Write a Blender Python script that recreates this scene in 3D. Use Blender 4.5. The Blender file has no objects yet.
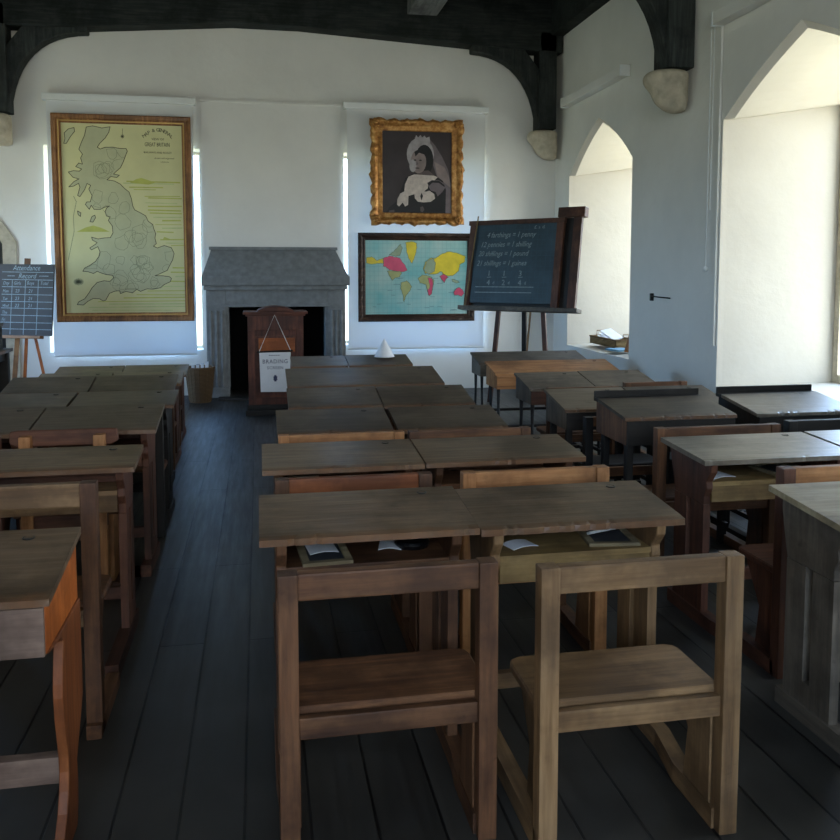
import bpy, bmesh, math, random
from mathutils import Vector, Matrix, Euler
random.seed(7)
sc = bpy.context.scene
COL = sc.collection
PI = math.pi

# ---------------------------------------------------------------- helpers
def lin(c):
    return tuple(((v/255)/12.92 if v/255 <= .04045 else ((v/255+.055)/1.055)**2.4) for v in c)

class NT:
    def __init__(s, name):
        s.m = bpy.data.materials.new(name); s.m.use_nodes = True
        s.t = s.m.node_tree; s.t.nodes.clear()
        s.out = s.n('ShaderNodeOutputMaterial'); s.b = s.n('ShaderNodeBsdfPrincipled')
        s.l(s.b.outputs[0], s.out.inputs[0])
    def n(s, typ, **kw):
        x = s.t.nodes.new(typ)
        for k, v in kw.items(): setattr(x, k, v)
        return x
    def l(s, a, b): s.t.links.new(a, b)
    def ramp(s, fac, stops):
        r = s.n('ShaderNodeValToRGB'); e = r.color_ramp.elements
        while len(e) < len(stops): e.new(.5)
        for q, (p, c) in zip(e, stops):
            q.position = p; q.color = (*c[:3], 1)
        s.l(fac, r.inputs[0]); return r.outputs[0]
    def mix(s, fac, a, b, mode='MIX'):
        x = s.n('ShaderNodeMix', data_type='RGBA', blend_type=mode)
        for sock, v in ((x.inputs[0], fac), (x.inputs[6], a), (x.inputs[7], b)):
            if hasattr(v, 'is_output'): s.l(v, sock)
            elif isinstance(v, (int, float)): sock.default_value = v
            else: sock.default_value = (*v[:3], 1)
        return x.outputs[2]
    def noise(s, vec, scale, detail=4, rough=.55):
        x = s.n('ShaderNodeTexNoise'); x.inputs['Scale'].default_value = scale
        x.inputs['Detail'].default_value = detail; x.inputs['Roughness'].default_value = rough
        s.l(vec, x.inputs['Vector']); return x.outputs[0]

def set_p(b, rough=.6, spec=.4, metal=0):
    b.inputs['Roughness'].default_value = rough
    b.inputs['Specular IOR Level'].default_value = spec
    b.inputs['Metallic'].default_value = metal

def plain(name, rgb, rough=.6, spec=.3, metal=0, var=.12, scale=9, bump=0.0):
    k = NT(name); c = lin(rgb)
    tc = k.n('ShaderNodeTexCoord')
    f = k.noise(tc.outputs['Object'], scale)
    col = k.ramp(f, [(.3, tuple(v*(1-var) for v in c)), (.7, tuple(min(1, v*(1+var)) for v in c))])
    k.l(col, k.b.inputs['Base Color']); set_p(k.b, rough, spec, metal)
    if bump:
        bp = k.n('ShaderNodeBump'); bp.inputs['Strength'].default_value = bump
        bp.inputs['Distance'].default_value = .01
        k.l(f, bp.inputs['Height']); k.l(bp.outputs[0], k.b.inputs['Normal'])
    return k.m

def wood(name, dark, mid, light, axis='x', rough=.55, dust=None, dustamt=.5, spec=.35, edge=False):
    k = NT(name)
    tc = k.n('ShaderNodeTexCoord'); oi = k.n('ShaderNodeObjectInfo')
    mp = k.n('ShaderNodeMapping')
    sc_ = {'x': (1.2, 16, 16), 'y': (16, 1.2, 16), 'z': (16, 16, 1.2)}[axis]
    mp.inputs['Scale'].default_value = sc_
    add = k.n('ShaderNodeVectorMath', operation='ADD')
    mul = k.n('ShaderNodeMath', operation='MULTIPLY'); mul.inputs[1].default_value = 40
    k.l(oi.outputs['Random'], mul.inputs[0])
    k.l(tc.outputs['Object'], add.inputs[0]); k.l(mul.outputs[0], add.inputs[1])
    k.l(add.outputs[0], mp.inputs[0])
    f = k.noise(mp.outputs[0], 2.6, 7, .62)
    col = k.ramp(f, [(.26, lin(dark)), (.5, lin(mid)), (.74, lin(light))])
    big = k.noise(add.outputs[0], 4.5, 5, .6)
    if dust:
        df = k.ramp(big, [(.38, (0, 0, 0)), (.66, (dustamt,)*3)])
        col = k.mix(df, col, lin(dust))
    gr = k.noise(add.outputs[0], 2.8, 5, .65)
    col = k.mix(k.ramp(gr, [(.40, (.62,)*3), (.56, (0,)*3)]), col, tuple(v*.55 for v in lin(dark)))
    if edge:
        sx = k.n('ShaderNodeSeparateXYZ'); k.l(tc.outputs['Object'], sx.inputs[0])
        wv = k.noise(add.outputs[0], 20, 4, .6)
        ad = k.n('ShaderNodeMath', operation='MULTIPLY_ADD'); k.l(wv, ad.inputs[0]); ad.inputs[1].default_value = .09; k.l(sx.outputs['Y'], ad.inputs[2])
        col = k.mix(k.ramp(ad.outputs[0], [(.042, (.62,)*3), (.078, (0,)*3)]), col, lin((112, 76, 50)))
    # knocks and ink stains
    st = k.noise(add.outputs[0], 13, 6, .7)
    sf = k.ramp(st, [(.62, (0, 0, 0)), (.74, (.55,)*3)])
    col = k.mix(sf, col, tuple(v*.45 for v in lin(dark)))
    hv = k.n('ShaderNodeHueSaturation')
    mr = k.n('ShaderNodeMapRange'); mr.inputs[3].default_value = .85; mr.inputs[4].default_value = 1.15
    k.l(oi.outputs['Random'], mr.inputs[0]); k.l(mr.outputs[0], hv.inputs['Value'])
    k.l(col, hv.inputs['Color']); k.l(hv.outputs[0], k.b.inputs['Base Color'])
    set_p(k.b, rough, spec)
    bp = k.n('ShaderNodeBump'); bp.inputs['Strength'].default_value = .35; bp.inputs['Distance'].default_value = .004
    k.l(f, bp.inputs['Height']); k.l(bp.outputs[0], k.b.inputs['Normal'])
    return k.m

class MB:
    """collects shapes and links them as ONE mesh object"""
    def __init__(s): s.bm = bmesh.new()
    def box(s, x0, x1, y0, y1, z0, z1, bev=.003, mi=0):
        b = bmesh.new(); bmesh.ops.create_cube(b, size=1)
        for v in b.verts:
            v.co = ((x0+x1)/2+v.co.x*(x1-x0), (y0+y1)/2+v.co.y*(y1-y0), (z0+z1)/2+v.co.z*(z1-z0))
        bev = min(bev, .3*min(abs(x1-x0), abs(y1-y0), abs(z1-z0)))
        if bev > 0: bmesh.ops.bevel(b, geom=b.edges[:], offset=bev, segments=2, profile=.7, affect='EDGES')
        s.add(b, mi); return s
    def add(s, b, mi=0, M=None):
        if M: bmesh.ops.transform(b, matrix=M, verts=b.verts)
        for f in b.faces: f.material_index = mi
        me = bpy.data.meshes.new('tmp'); b.to_mesh(me); b.free()
        n = len(s.bm.faces); s.bm.from_mesh(me); bpy.data.meshes.remove(me)
        s.bm.faces.ensure_lookup_table()
        for f in s.bm.faces[n:]: f.material_index = mi
    def prism(s, pts, a0, a1, plane='yz', bev=.003, mi=0):
        """polygon pts in a plane, extruded along the third axis from a0 to a1"""
        b = bmesh.new()
        def P(p, a):
            return {'yz': (a, p[0], p[1]), 'xz': (p[0], a, p[1]), 'xy': (p[0], p[1], a)}[plane]
        v0 = [b.verts.new(P(p, a0)) for p in pts]; v1 = [b.verts.new(P(p, a1)) for p in pts]
        b.faces.new(v0); b.faces.new(v1[::-1])
        n = len(pts)
        for i in range(n): b.faces.new((v0[i], v1[i], v1[(i+1) % n], v0[(i+1) % n]))
        bmesh.ops.recalc_face_normals(b, faces=b.faces[:])
        if bev > 0:
            ed = [e for e in b.edges if len(e.link_faces) == 2 and e.calc_face_angle(0) > .5]
            bmesh.ops.bevel(b, geom=ed, offset=min(bev, abs(a1-a0)*.3), segments=1, affect='EDGES', clamp_overlap=True)
        s.add(b, mi); return s
    def bar(s, p, q, w, d, mi=0, bev=.003, up=None):
        """rectangular bar from p to q"""
        p, q = Vector(p), Vector(q); L = (q-p).length
        z = (q-p).normalized(); x = Vector(up or (1, 0, 0)); x = (x-z*x.dot(z)).normalized(); y = z.cross(x)
        M = Matrix((x, y, z)).transposed().to_4x4(); M.translation = p
        t = MB(); t.box(-w/2, w/2, -d/2, d/2, 0, L, bev)
        s.add(t.bm, mi, M); return s
    def tube(s, pts, r, n=8, mi=0, caps=True):
        b = bmesh.new(); pts = [Vector(p) for p in pts]; rings = []
        rr = r if isinstance(r, (list, tuple)) else [r]*len(pts)
        for i, p in enumerate(pts):
            t = (pts[min(i+1, len(pts)-1)]-pts[max(i-1, 0)]).normalized()
            a = Vector((0, 0, 1)) if abs(t.z) < .9 else Vector((1, 0, 0))
            u = t.cross(a).normalized(); v = t.cross(u)
            rings.append([b.verts.new(p+(u*math.cos(k*2*PI/n)+v*math.sin(k*2*PI/n))*rr[i]) for k in range(n)])
        for i in range(len(rings)-1):
            for k in range(n):
                b.faces.new((rings[i][k], rings[i][(k+1) % n], rings[i+1][(k+1) % n], rings[i+1][k]))
        if caps: b.faces.new(rings[0][::-1]); b.faces.new(rings[-1])
        bmesh.ops.recalc_face_normals(b, faces=b.faces[:])
        s.add(b, mi); return s
    def lathe(s, prof, c=(0, 0, 0), n=24, mi=0, sx=1, sy=1):
        b = bmesh.new(); rings = []
        for r, z in prof:
            rings.append([b.verts.new((c[0]+r*sx*math.cos(k*2*PI/n), c[1]+r*sy*math.sin(k*2*PI/n), c[2]+z)) for k in range(n)])
        for i in range(len(rings)-1):
            for k in range(n):
                b.faces.new((rings[i][k], rings[i][(k+1) % n], rings[i+1][(k+1) % n], rings[i+1][k]))
        b.faces.new(rings[0][::-1]); b.faces.new(rings[-1])
        bmesh.ops.recalc_face_normals(b, faces=b.faces[:])
        s.add(b, mi); return s
    def poly(s, pts, M=None, mi=0):
        b = bmesh.new(); b.faces.new([b.verts.new(p) for p in pts])
        s.add(b, mi, M); return s
    def quad(s, *p, mi=0):
        b = bmesh.new(); b.faces.new([b.verts.new(q) for q in p]); s.add(b, mi); return s
    def sphere(s, c, r, mi=0, sx=1, sy=1, sz=1):
        b = bmesh.new(); bmesh.ops.create_icosphere(b, subdivisions=2, radius=r)
        for v in b.verts: v.co = (c[0]+v.co.x*sx, c[1]+v.co.y*sy, c[2]+v.co.z*sz)
        s.add(b, mi); return s
    def build(s, name, mats, parent=None, smooth=False, M=None):
        me = bpy.data.meshes.new(name); s.bm.to_mesh(me); s.bm.free()
        if not isinstance(mats, (list, tuple)): mats = [mats]
        for m in mats: me.materials.append(m)
        if smooth:
            for p in me.polygons: p.use_smooth = True
        o = bpy.data.objects.new(name, me); COL.objects.link(o)
        if M is not None: o.matrix_world = M
        if parent is not None: o.parent = parent
        return o

def thing(name, label, cat, loc=(0, 0, 0), group=None, rz=0):
    o = bpy.data.objects.new(name, None); COL.objects.link(o); o.empty_display_size = .1
    o.location = loc; o.rotation_euler = (0, 0, rz)
    return tag(o, label, cat, group)
def tag(o, label, cat, group=None):
    o['label'] = label; o['category'] = cat
    if group: o['group'] = group
    return o
def struct(o):
    o['kind'] = 'structure'; return o

def text_bm(txt, size, align='LEFT', shear=0, space=1.0, width=1.0):
    cu = bpy.data.curves.new('t', 'FONT'); cu.body = txt; cu.size = size; cu.align_x = align
    cu.shear = shear; cu.space_character = space; cu.resolution_u = 2
    ob = bpy.data.objects.new('t', cu); COL.objects.link(ob)
    me = bpy.data.meshes.new_from_object(ob.evaluated_get(bpy.context.evaluated_depsgraph_get()))
    b = bmesh.new(); b.from_mesh(me)
    for v in b.verts: v.co.x *= width
    bpy.data.objects.remove(ob); bpy.data.curves.remove(cu); bpy.data.meshes.remove(me)
    return b

def stroke(pts, w):
    """flat pen stroke in the xy plane"""
    b = bmesh.new()
    for (x0, y0), (x1, y1) in zip(pts[:-1], pts[1:]):
        d = Vector((x1-x0, y1-y0)); L = d.length
        if L < 1e-6: continue
        d /= L; n = Vector((-d.y, d.x))*w/2; e = d*w*.3
        a, c = Vector((x0, y0))-e, Vector((x1, y1))+e
        b.faces.new([b.verts.new((*q, 0)) for q in (a-n, c-n, c+n, a+n)])
    return b

# ---------------------------------------------------------------- materials
M = {}
def plaster(name, rgb):
    k = NT(name); c = lin(rgb); tc = k.n('ShaderNodeTexCoord')
    f = k.noise(tc.outputs['Object'], 1.3, 6, .6)
    col = k.ramp(f, [(.3, tuple(v*.93 for v in c)), (.7, tuple(min(1, v*1.04) for v in c))])
    k.l(col, k.b.inputs['Base Color']); set_p(k.b, .85, .2)
    g = k.noise(tc.outputs['Object'], 7, 6, .6)
    bp = k.n('ShaderNodeBump'); bp.inputs['Strength'].default_value = .25; bp.inputs['Distance'].default_value = .02
    k.l(g, bp.inputs['Height']); k.l(bp.outputs[0], k.b.inputs['Normal'])
    return k.m
M['plaster'] = plaster('white_plaster', (228, 226, 220))
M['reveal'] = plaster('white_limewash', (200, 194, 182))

def floor_mat():
    k = NT('dark_floor_boards'); tc = k.n('ShaderNodeTexCoord')
    mp = k.n('ShaderNodeMapping'); mp.inputs['Rotation'].default_value = (0, 0, PI/2)
    mp.inputs['Location'].default_value = (.9, .225, 0)
    k.l(tc.outputs['Object'], mp.inputs[0])
    br = k.n('ShaderNodeTexBrick'); k.l(mp.outputs[0], br.inputs['Vector'])
    br.offset = .37
    for nme, v in (('Scale', 1), ('Mortar Size', .0045), ('Mortar Smooth', .3), ('Brick Width', 2.4), ('Row Height', .17)):
        br.inputs[nme].default_value = v
    br.inputs['Color1'].default_value = (*lin((47, 45, 41)), 1); br.inputs['Color2'].default_value = (*lin((64, 61, 56)), 1)
    br.inputs['Mortar'].default_value = (.004, .004, .004, 1)
    m2 = k.n('ShaderNodeMapping'); m2.inputs['Scale'].default_value = (14, 1, 1); k.l(tc.outputs['Object'], m2.inputs[0])
    g = k.noise(m2.outputs[0], 2.2, 7, .65)
    col = k.mix(1, br.outputs[0], k.ramp(g, [(.25, (.5,)*3), (.75, (1.15,)*3)]), 'MULTIPLY')
    p = k.noise(tc.outputs['Object'], 1.7, 5)
    col = k.mix(k.ramp(p, [(.45, (0,)*3), (.72, (.5,)*3)]), col, lin((74, 72, 68)))
    k.l(col, k.b.inputs['Base Color'])
    k.l(k.ramp(g, [(.2, (.32,)*3), (.8, (.62,)*3)]), k.b.inputs['Roughness'])
    k.b.inputs['Specular IOR Level'].default_value = .4
    bp = k.n('ShaderNodeBump'); bp.inputs['Strength'].default_value = .5; bp.inputs['Distance'].default_value = .004
    inv = k.n('ShaderNodeMath', operation='SUBTRACT'); inv.inputs[0].default_value = 1
    k.l(br.outputs['Fac'], inv.inputs[1]); k.l(inv.outputs[0], bp.inputs['Height']); k.l(bp.outputs[0], k.b.inputs['Normal'])
    return k.m
M['floor'] = floor_mat()
M['beam'] = wood('blackened_oak', (34, 38, 38), (47, 51, 50), (62, 65, 63), 'x', .75, spec=.12)
M['ceil'] = plain('dark_ceiling_boards', (42, 45, 45), .85, .1)
M['corbel'] = plain('pale_limestone', (186, 176, 156), .9, .15, var=.2, scale=12, bump=.6)
M['stone'] = plain('grey_fireplace_stone', (122, 125, 126), .8, .25, var=.18, scale=14, bump=.4)
M['soot'] = plain('sooty_firebox', (16, 16, 16), .95, .05)
M['blind'] = None
def blind_mat():
    k = NT('white_blind_fabric')
    c = lin((226, 226, 224)); tc = k.n('ShaderNodeTexCoord'); f = k.noise(tc.outputs['Object'], 3)
    k.l(k.ramp(f, [(.3, tuple(v*.97 for v in c)), (.7, c)]), k.b.inputs['Base Color']); set_p(k.b, .8, .15)
    tr = k.n('ShaderNodeBsdfTranslucent'); tr.inputs[0].default_value = (.8, .85, .9, 1)
    mx = k.n('ShaderNodeMixShader'); mx.inputs[0].default_value = .22
    k.l(k.b.outputs[0], mx.inputs[1]); k.l(tr.outputs[0], mx.inputs[2]); k.l(mx.outputs[0], k.out.inputs[0])
    return k.m
M['blind'] = blind_mat()
M['white'] = plain('white_plastic', (226, 228, 226), .5, .4, var=.03)
M['paper'] = plain('white_paper', (226, 228, 232), .8, .2, var=.05)
def glass_mat():
    k = NT('clear_window_glass')
    tr = k.n('ShaderNodeBsdfTransparent'); tr.inputs[0].default_value = (.93, .96, .96, 1)
    gl = k.n('ShaderNodeBsdfGlossy'); gl.inputs['Roughness'].default_value = .03
    mx = k.n('ShaderNodeMixShader'); mx.inputs[0].default_value = .06
    k.l(tr.outputs[0], mx.inputs[1]); k.l(gl.outputs[0], mx.inputs[2]); k.l(mx.outputs[0], k.out.inputs[0])
    return k.m
M['glass'] = glass_mat()
M['iron'] = plain('black_iron', (24, 25, 27), .5, .4, var=.2)
M['brass'] = plain('dull_brass', (150, 120, 62), .4, .5, .9)
M['ink'] = plain('dark_ink', (12, 12, 14), .35, .5)
M['slate'] = plain('grey_slate', (46, 50, 56), .5, .4, var=.2)
M['faint'] = plain('faint_chalk', (150, 160, 160), .95, .1, var=.3, scale=60)
M['chalk'] = plain('white_chalk', (225, 228, 226), .95, .1, var=.25, scale=60)
M['wicker'] = None

# desk and chair woods: (dark, mid, light)
W = {}
def wood_set(key, d, m, l, dust=None, amt=.5, rough=.55):
    for a in 'xyz': W[key+a] = wood('%s_wood_%s' % (key, a), d, m, l, a, rough, dust, amt, edge=key in ('top', 'darktop'))
wood_set('top', (74, 60, 46), (104, 85, 66), (134, 113, 90), (118, 102, 85), .5, .33)
wood_set('darktop', (60, 51, 41), (84, 73, 60), (104, 92, 77), (96, 87, 74), .5, .42)
wood_set('honey', (116, 74, 42), (164, 112, 68), (190, 138, 90), (146, 112, 78), .3)
wood_set('brown', (60, 36, 24), (102, 67, 43), (130, 91, 60), (104, 76, 54), .35)
wood_set('pale', (88, 64, 42), (130, 99, 66), (158, 125, 88), (120, 98, 74), .4)
wood_set('red', (58, 33, 24), (88, 53, 38), (112, 72, 52), (88, 64, 48), .35)
wood_set('orange', (136, 68, 24), (172, 92, 36), (192, 110, 50), None)
wood_set('yellow', (112, 88, 54), (140, 114, 72), (158, 132, 86), None)
wood_set('black', (17, 16, 15), (29, 26, 23), (42, 37, 33), (42, 38, 34), .4)
wood_set('greywood', (66, 59, 50), (98, 88, 76), (122, 111, 97), (104, 97, 87), .5)
wood_set('cream', (128, 112, 84), (158, 142, 110), (178, 164, 132), (150, 138, 112), .3)
wood_set('sheentop', (86, 78, 66), (120, 110, 96), (146, 136, 120), (128, 120, 108), .5, .32)  # desktop wood made paler and greyer, window sheen put into the colour
wood_set('rust', (92, 50, 26), (126, 70, 36), (148, 88, 48), None)
wood_set('rose', (88, 70, 60), (122, 100, 88), (146, 122, 108), (110, 94, 84), .4)
wood_set('maho', (62, 33, 24), (98, 54, 40), (122, 72, 52), None, .4)

# ---------------------------------------------------------------- room shell
XR, XL, YB, YF = 3.65, -3.7, 10.2, -3.5
ZC = 4.75

def loop(u0, u1, zs0, zsp, zap, n=10, inset=0.0, c=(.42, .60)):
    """outline of an opening: sill, jamb, pointed arch (set in from the jambs), jamb"""
    if zap <= zsp: return [(u0, zs0), (u0, zsp), (u1, zsp), (u1, zs0)]
    uc, hw = (u0+u1)/2, (u1-u0)/2-inset; L = []
    for i in range(n+1):
        t = i/n
        x = 2*t*(1-t)*c[0]*hw+t*t*hw; z = 2*t*(1-t)*c[1]*(zap-zsp)+t*t*(zap-zsp)
        L.append((u0+inset+x, zsp+z))
    R_ = [(2*uc-x, z) for x, z in L[:-1]][::-1]
    if inset: L = [(u0, zsp)]+L; R_ = R_+[(u1, zsp)]
    return [(u0, zs0)]+L+R_+[(u1, zs0)]

def wall_face(mb, mp, U0, U1, ztop, loops, mi=0):
    u = U0
    for lp in sorted(loops, key=lambda l: l[0][0]):
        a, b = lp[0][0], lp[-1][0]
        mb.quad(mp(u, 0), mp(a, 0), mp(a, ztop), mp(u, ztop), mi=mi)
        zs = lp[0][1]
        if zs > 0: mb.quad(mp(a, 0), mp(b, 0), mp(b, zs), mp(a, zs), mi=mi)
        arch = lp[1:-1]
        for p, q in zip(arch[:-1], arch[1:]):
            if abs(p[0]-q[0]) < 1e-6: continue
            mb.quad(mp(*p), mp(*q), mp(q[0], ztop), mp(p[0], ztop), mi=mi)
        u = b
    mb.quad(mp(u, 0), mp(U1, 0), mp(U1, ztop), mp(u, ztop), mi=mi)

def strip(mb, A, B, mA, mB, mi=0, close=True):
    n = len(A)
    for i in range(n if close else n-1):
        j = (i+1) % n
        mb.quad(mA(*A[i]), mA(*A[j]), mB(*B[j]), mB(*B[i]), mi=mi)

def window_frame(n, mp0, lp, fw=.06, mull=2, mp1=None):
    """glazing bars + pane set in the outer opening"""
    us = [p[0] for p in lp]; zs = [p[1] for p in lp]; u0, u1 = min(us), max(us)
    root = thing('window_%d' % n, 'leaded window light behind the thick wall', 'window'); root['kind'] = 'structure'
    del root['label']; del root['category']
    f = MB(); uc = (u0+u1)/2
    inner = [(uc+(p[0]-uc)*(1-2*fw/(u1-u0)), max(min(zs)+fw, p[1]-fw)) for p in lp]
    strip(f, lp, inner, lambda u, z: mp0(u, z, 0), lambda u, z: mp0(u, z, 0))
    strip(f, lp, inner, lambda u, z: mp0(u, z, .06), lambda u, z: mp0(u, z, .06))
    strip(f, inner, inner, lambda u, z: mp0(u, z, 0), lambda u, z: mp0(u, z, .06))
    def top_at(u):
        for (a, za), (b, zb) in zip(lp[1:-1][:-1], lp[1:-1][1:]):
            if a <= u <= b: return za+(zb-za)*(u-a)/max(1e-6, b-a)
        return max(zs)
    for k in range(1, mull+1):
        u = u0+(u1-u0)*k/(mull+1); zt = top_at(u)
        for d0, d1 in ((u-.025, u+.025),):
            a, b = Vector(mp0(d0, zs[0], 0)), Vector(mp0(d1, zt, .06))
            f.box(min(a.x, b.x), max(a.x, b.x), min(a.y, b.y), max(a.y, b.y), a.z, b.z, 0)
    f.build('window_frame', M['corbel'], root)
    g = MB(); g.poly([mp0(u, z, .03) for u, z in lp]); g.build('window_pane', M['glass'], root)
    return root

# right wall with deep splayed window recesses
WIN = [(7.97, 9.71, .565, 2.575, 3.11), (4.37, 6.30, .49, 2.645, 3.15), (.75, 2.65, .49, 2.645, 3.15), (-2.9, -1.0, .49, 2.645, 3.15)]
r = MB(); inn, outs = [], []
XO = 4.70
for (a, b, s0, s1, s2) in WIN:
    cc = (.43, .56) if a < 7 else (.42, .62)
    L0 = loop(a, b, s0, s1, s2, inset=.008, c=cc); L1 = loop(a+.006, b-.006, s0+.003, s1, s2-.055, inset=.075, c=cc)
    L2 = loop(a+.17, b-.17, s0+.06, s1+.14, s2+.10, inset=.07, c=cc)
    inn.append(L0); outs.append(L2)
    mX = lambda x: (lambda u, z: (x, u, z))
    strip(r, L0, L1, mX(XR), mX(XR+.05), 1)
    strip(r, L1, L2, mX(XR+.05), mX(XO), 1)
wall_face(r, lambda u, z: (XR, u, z), YF, YB, 4.9, inn)
wall_face(r, lambda u, z: (XO, u, z), YF-.4, YB+.5, 4.9, outs)
struct(r.build('wall_right', [M['plaster'], M['reveal']]))
for i, L2 in enumerate(outs):
    window_frame(i+1, lambda u, z, d: (XO-.12+d, u, z), [(u, z) for u, z in L2])

# back wall
BW = .42
ops = [loop(-3.62, -2.78, 0, 1.75, 2.30), loop(-2.325, -.640, .53, 2.85, 2.85), loop(-.34, .77, 0, 1.05, 1.05), loop(1.015, 2.69, .56, 2.85, 2.85)]
b = MB()
wall_face(b, lambda u, z: (u, YB, z), XL-.4, XO, 4.9, ops)
wall_face(b, lambda u, z: (u, YB+BW, z), XL-.4, XO, 4.9, [ops[1], ops[3]])
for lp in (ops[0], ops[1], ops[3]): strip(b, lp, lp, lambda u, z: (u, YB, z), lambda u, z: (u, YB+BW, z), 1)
struct(b.build('wall_back', [M['plaster'], M['reveal']]))
for i, lp in ((5, ops[1]), (6, ops[3])):
    window_frame(i, lambda u, z, d: (u, YB+.30+d, z), lp, .03, 1)
# firebox
f = MB(); fx0, fx1, fz = -.34, .77, 1.05
f.quad((fx0, YB, 0), (fx0, YB+.4, 0), (fx0, YB+.4, fz), (fx0, YB, fz)); f.quad((fx1, YB, 0), (fx1, YB+.4, 0), (fx1, YB+.4, fz), (fx1, YB, fz))
f.quad((fx0, YB+.4, 0), (fx1, YB+.4, 0), (fx1, YB+.4, fz), (fx0, YB+.4, fz)); f.quad((fx0, YB, fz), (fx1, YB, fz), (fx1, YB+.4, fz), (fx0, YB+.4, fz))
firebox_mesh = f
# arched doorway in the back-left corner
droot = thing('door_1', '', ''); del droot['label']; del droot['category']; struct(droot)
d = MB(); A = ops[0]; B = loop(-3.76, -2.64, 0, 1.78, 2.45)
yy = YB-.03
strip(d, A, B, lambda u, z: (u, yy, z), lambda u, z: (u, yy, z), close=False)
strip(d, B, B, lambda u, z: (u, yy, z), lambda u, z: (u, YB+.01, z), close=False)
strip(d, A, A, lambda u, z: (u, yy, z), lambda u, z: (u, YB+.06, z), close=False)
d.build('stone_arch', M['corbel'], droot)
d = MB(); d.prism(loop(-3.61, -2.79, .01, 1.74, 2.28), YB+.10, YB+.15, 'xz', 0); d.build('door_leaf', W['blackz'], droot)

# left wall, wall behind, floor, ceiling
w = MB()
LW_ADDED = [loop(7.4, 9.4, .9, 2.2, 2.75)]  # window out of view, added to bring more blue daylight into the room
wall_face(w, lambda u, z: (XL, u, z), YF, YB, 4.9, LW_ADDED)
wall_face(w, lambda u, z: (XL-.5, u, z), YF-.4, YB+.5, 4.9, LW_ADDED)
for lp in LW_ADDED: strip(w, lp, lp, lambda u, z: (XL, u, z), lambda u, z: (XL-.5, u, z), 1)
struct(w.build('wall_left', [M['plaster'], M['reveal']]))
for i, lp in enumerate(LW_ADDED): window_frame(i+8, lambda u, z, d: (XL-.40+d, u, z), lp)
w = MB(); RW_ADDED = loop(-2.3, 1.7, 1.2, 3.1, 4.3)  # large unseen window, added to brighten the room from behind the camera
wall_face(w, lambda u, z: (u, YF, z), XL-.4, XO, 4.9, [RW_ADDED]); wall_face(w, lambda u, z: (u, YF-.4, z), XL-.4, XO, 4.9, [RW_ADDED])
strip(w, RW_ADDED, RW_ADDED, lambda u, z: (u, YF, z), lambda u, z: (u, YF-.4, z), 1)
struct(w.build('wall_front', [M['plaster'], M['reveal']]))
window_frame(7, lambda u, z, d: (u, YF-.3+d, z), RW_ADDED, .06, 3)
w = MB(); w.box(XL-.6, XO+.05, YF-.5, YB+.6, -.12, 0, 0); struct(w.build('floor', M['floor']))
w = MB(); w.box(XL-.6, XO+.05, YF-.5, YB+.6, ZC, ZC+.2, 0)
y = YF+.1
while y < YB:
    w.box(XL, XR, y, y+.09, ZC-.12, ZC+.01, .004); y += .45
struct(w.build('ceiling', M['ceil']))
# wall plate timbers and purlins
w = MB(); w.box(XR-.16, XR+.0, YF+.02, YB-.01, 4.26, ZC, .01); struct(w.build('trim_1', M['beam']))
w = MB(); w.box(XL, XL+.16, YF+.02, YB-.01, 4.26, ZC, .01); struct(w.build('trim_2', M['beam']))
for i, (x0, x1) in enumerate(((-1.74, -1.44), (1.73, 2.08))):
    w = MB(); w.box(x0, x1, YF+.02, YB-.3, 4.395, 4.66, .01); struct(w.build('trim_%d' % (i+3), wood('purlin_oak_%d' % i, (84, 86, 85), (106, 108, 107), (124, 125, 123), 'y', .8, spec=.1)))

# roof trusses: tie beam, posts and curved braces on stone corbels
def brace_pts(sx, xw):
    """right hand brace; xw = x of the inner post face"""
    P0, P1, P2 = (3.36, 3.17), (3.30, 3.86), (2.53, 4.04); out = []
    Pc = (3.27, 4.02)
    for i in range(13):
        t = i/12
        out.append(((1-t)**2*P0[0]+2*t*(1-t)*Pc[0]+t*t*P2[0], (1-t)**2*P0[1]+2*t*(1-t)*Pc[1]+t*t*P2[1]))
    out += [(2.53, 4.22), (3.07, 4.22), (3.36, 3.86)]
    return out
W['black_b'] = wood('blackened_oak_post', (40, 44, 44), (56, 60, 59), (74, 77, 75), 'z', .75, spec=.12)
def truss(Yc, d, label, back):
    root = thing('roof_truss', label, 'beam', (0.35, Yc, 4.24), 'black oak roof trusses')
    o = Vector((.35, Yc, 4.24)); sh = 0 if back else .06; pw = .215 if back else .24
    def T(mb): bmesh.ops.translate(mb.bm, verts=mb.bm.verts, vec=-o); return mb
    t = MB(); t.prism([(XL+.01, 4.04), (-1.87, 4.085), (-.25, 4.215), (.5, 4.215), (2.6, 4.105), (XR-.01, 4.06), (XR-.01, 4.70), (XL+.01, 4.70)], Yc-d/2, Yc+d/2, 'xz', .012); T(t).build('tie_beam', M['beam'], root)
    for s in (1, -1):
        fx = lambda x: x+sh if s > 0 else .74-x-sh
        pts = [(fx(x), z) for x, z in brace_pts(1, 0)]
        t = MB(); t.prism(pts, Yc-d*.36, Yc+d*.36, 'xz', .01); T(t).build('brace', W['black_b'], root)
        t = MB(); x0, x1 = sorted((fx(3.35), fx(3.35+pw))); t.box(x0, x1, Yc-d/2, Yc+d/2, 3.16, 4.30, .012); T(t).build('wall_post', W['black_b'], root)
    return root
truss(10.07, .25, 'black oak tie beam with curved braces against the back wall', True)
truss(6.92, .27, 'black oak truss whose brace comes down between the two windows', False)
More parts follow.
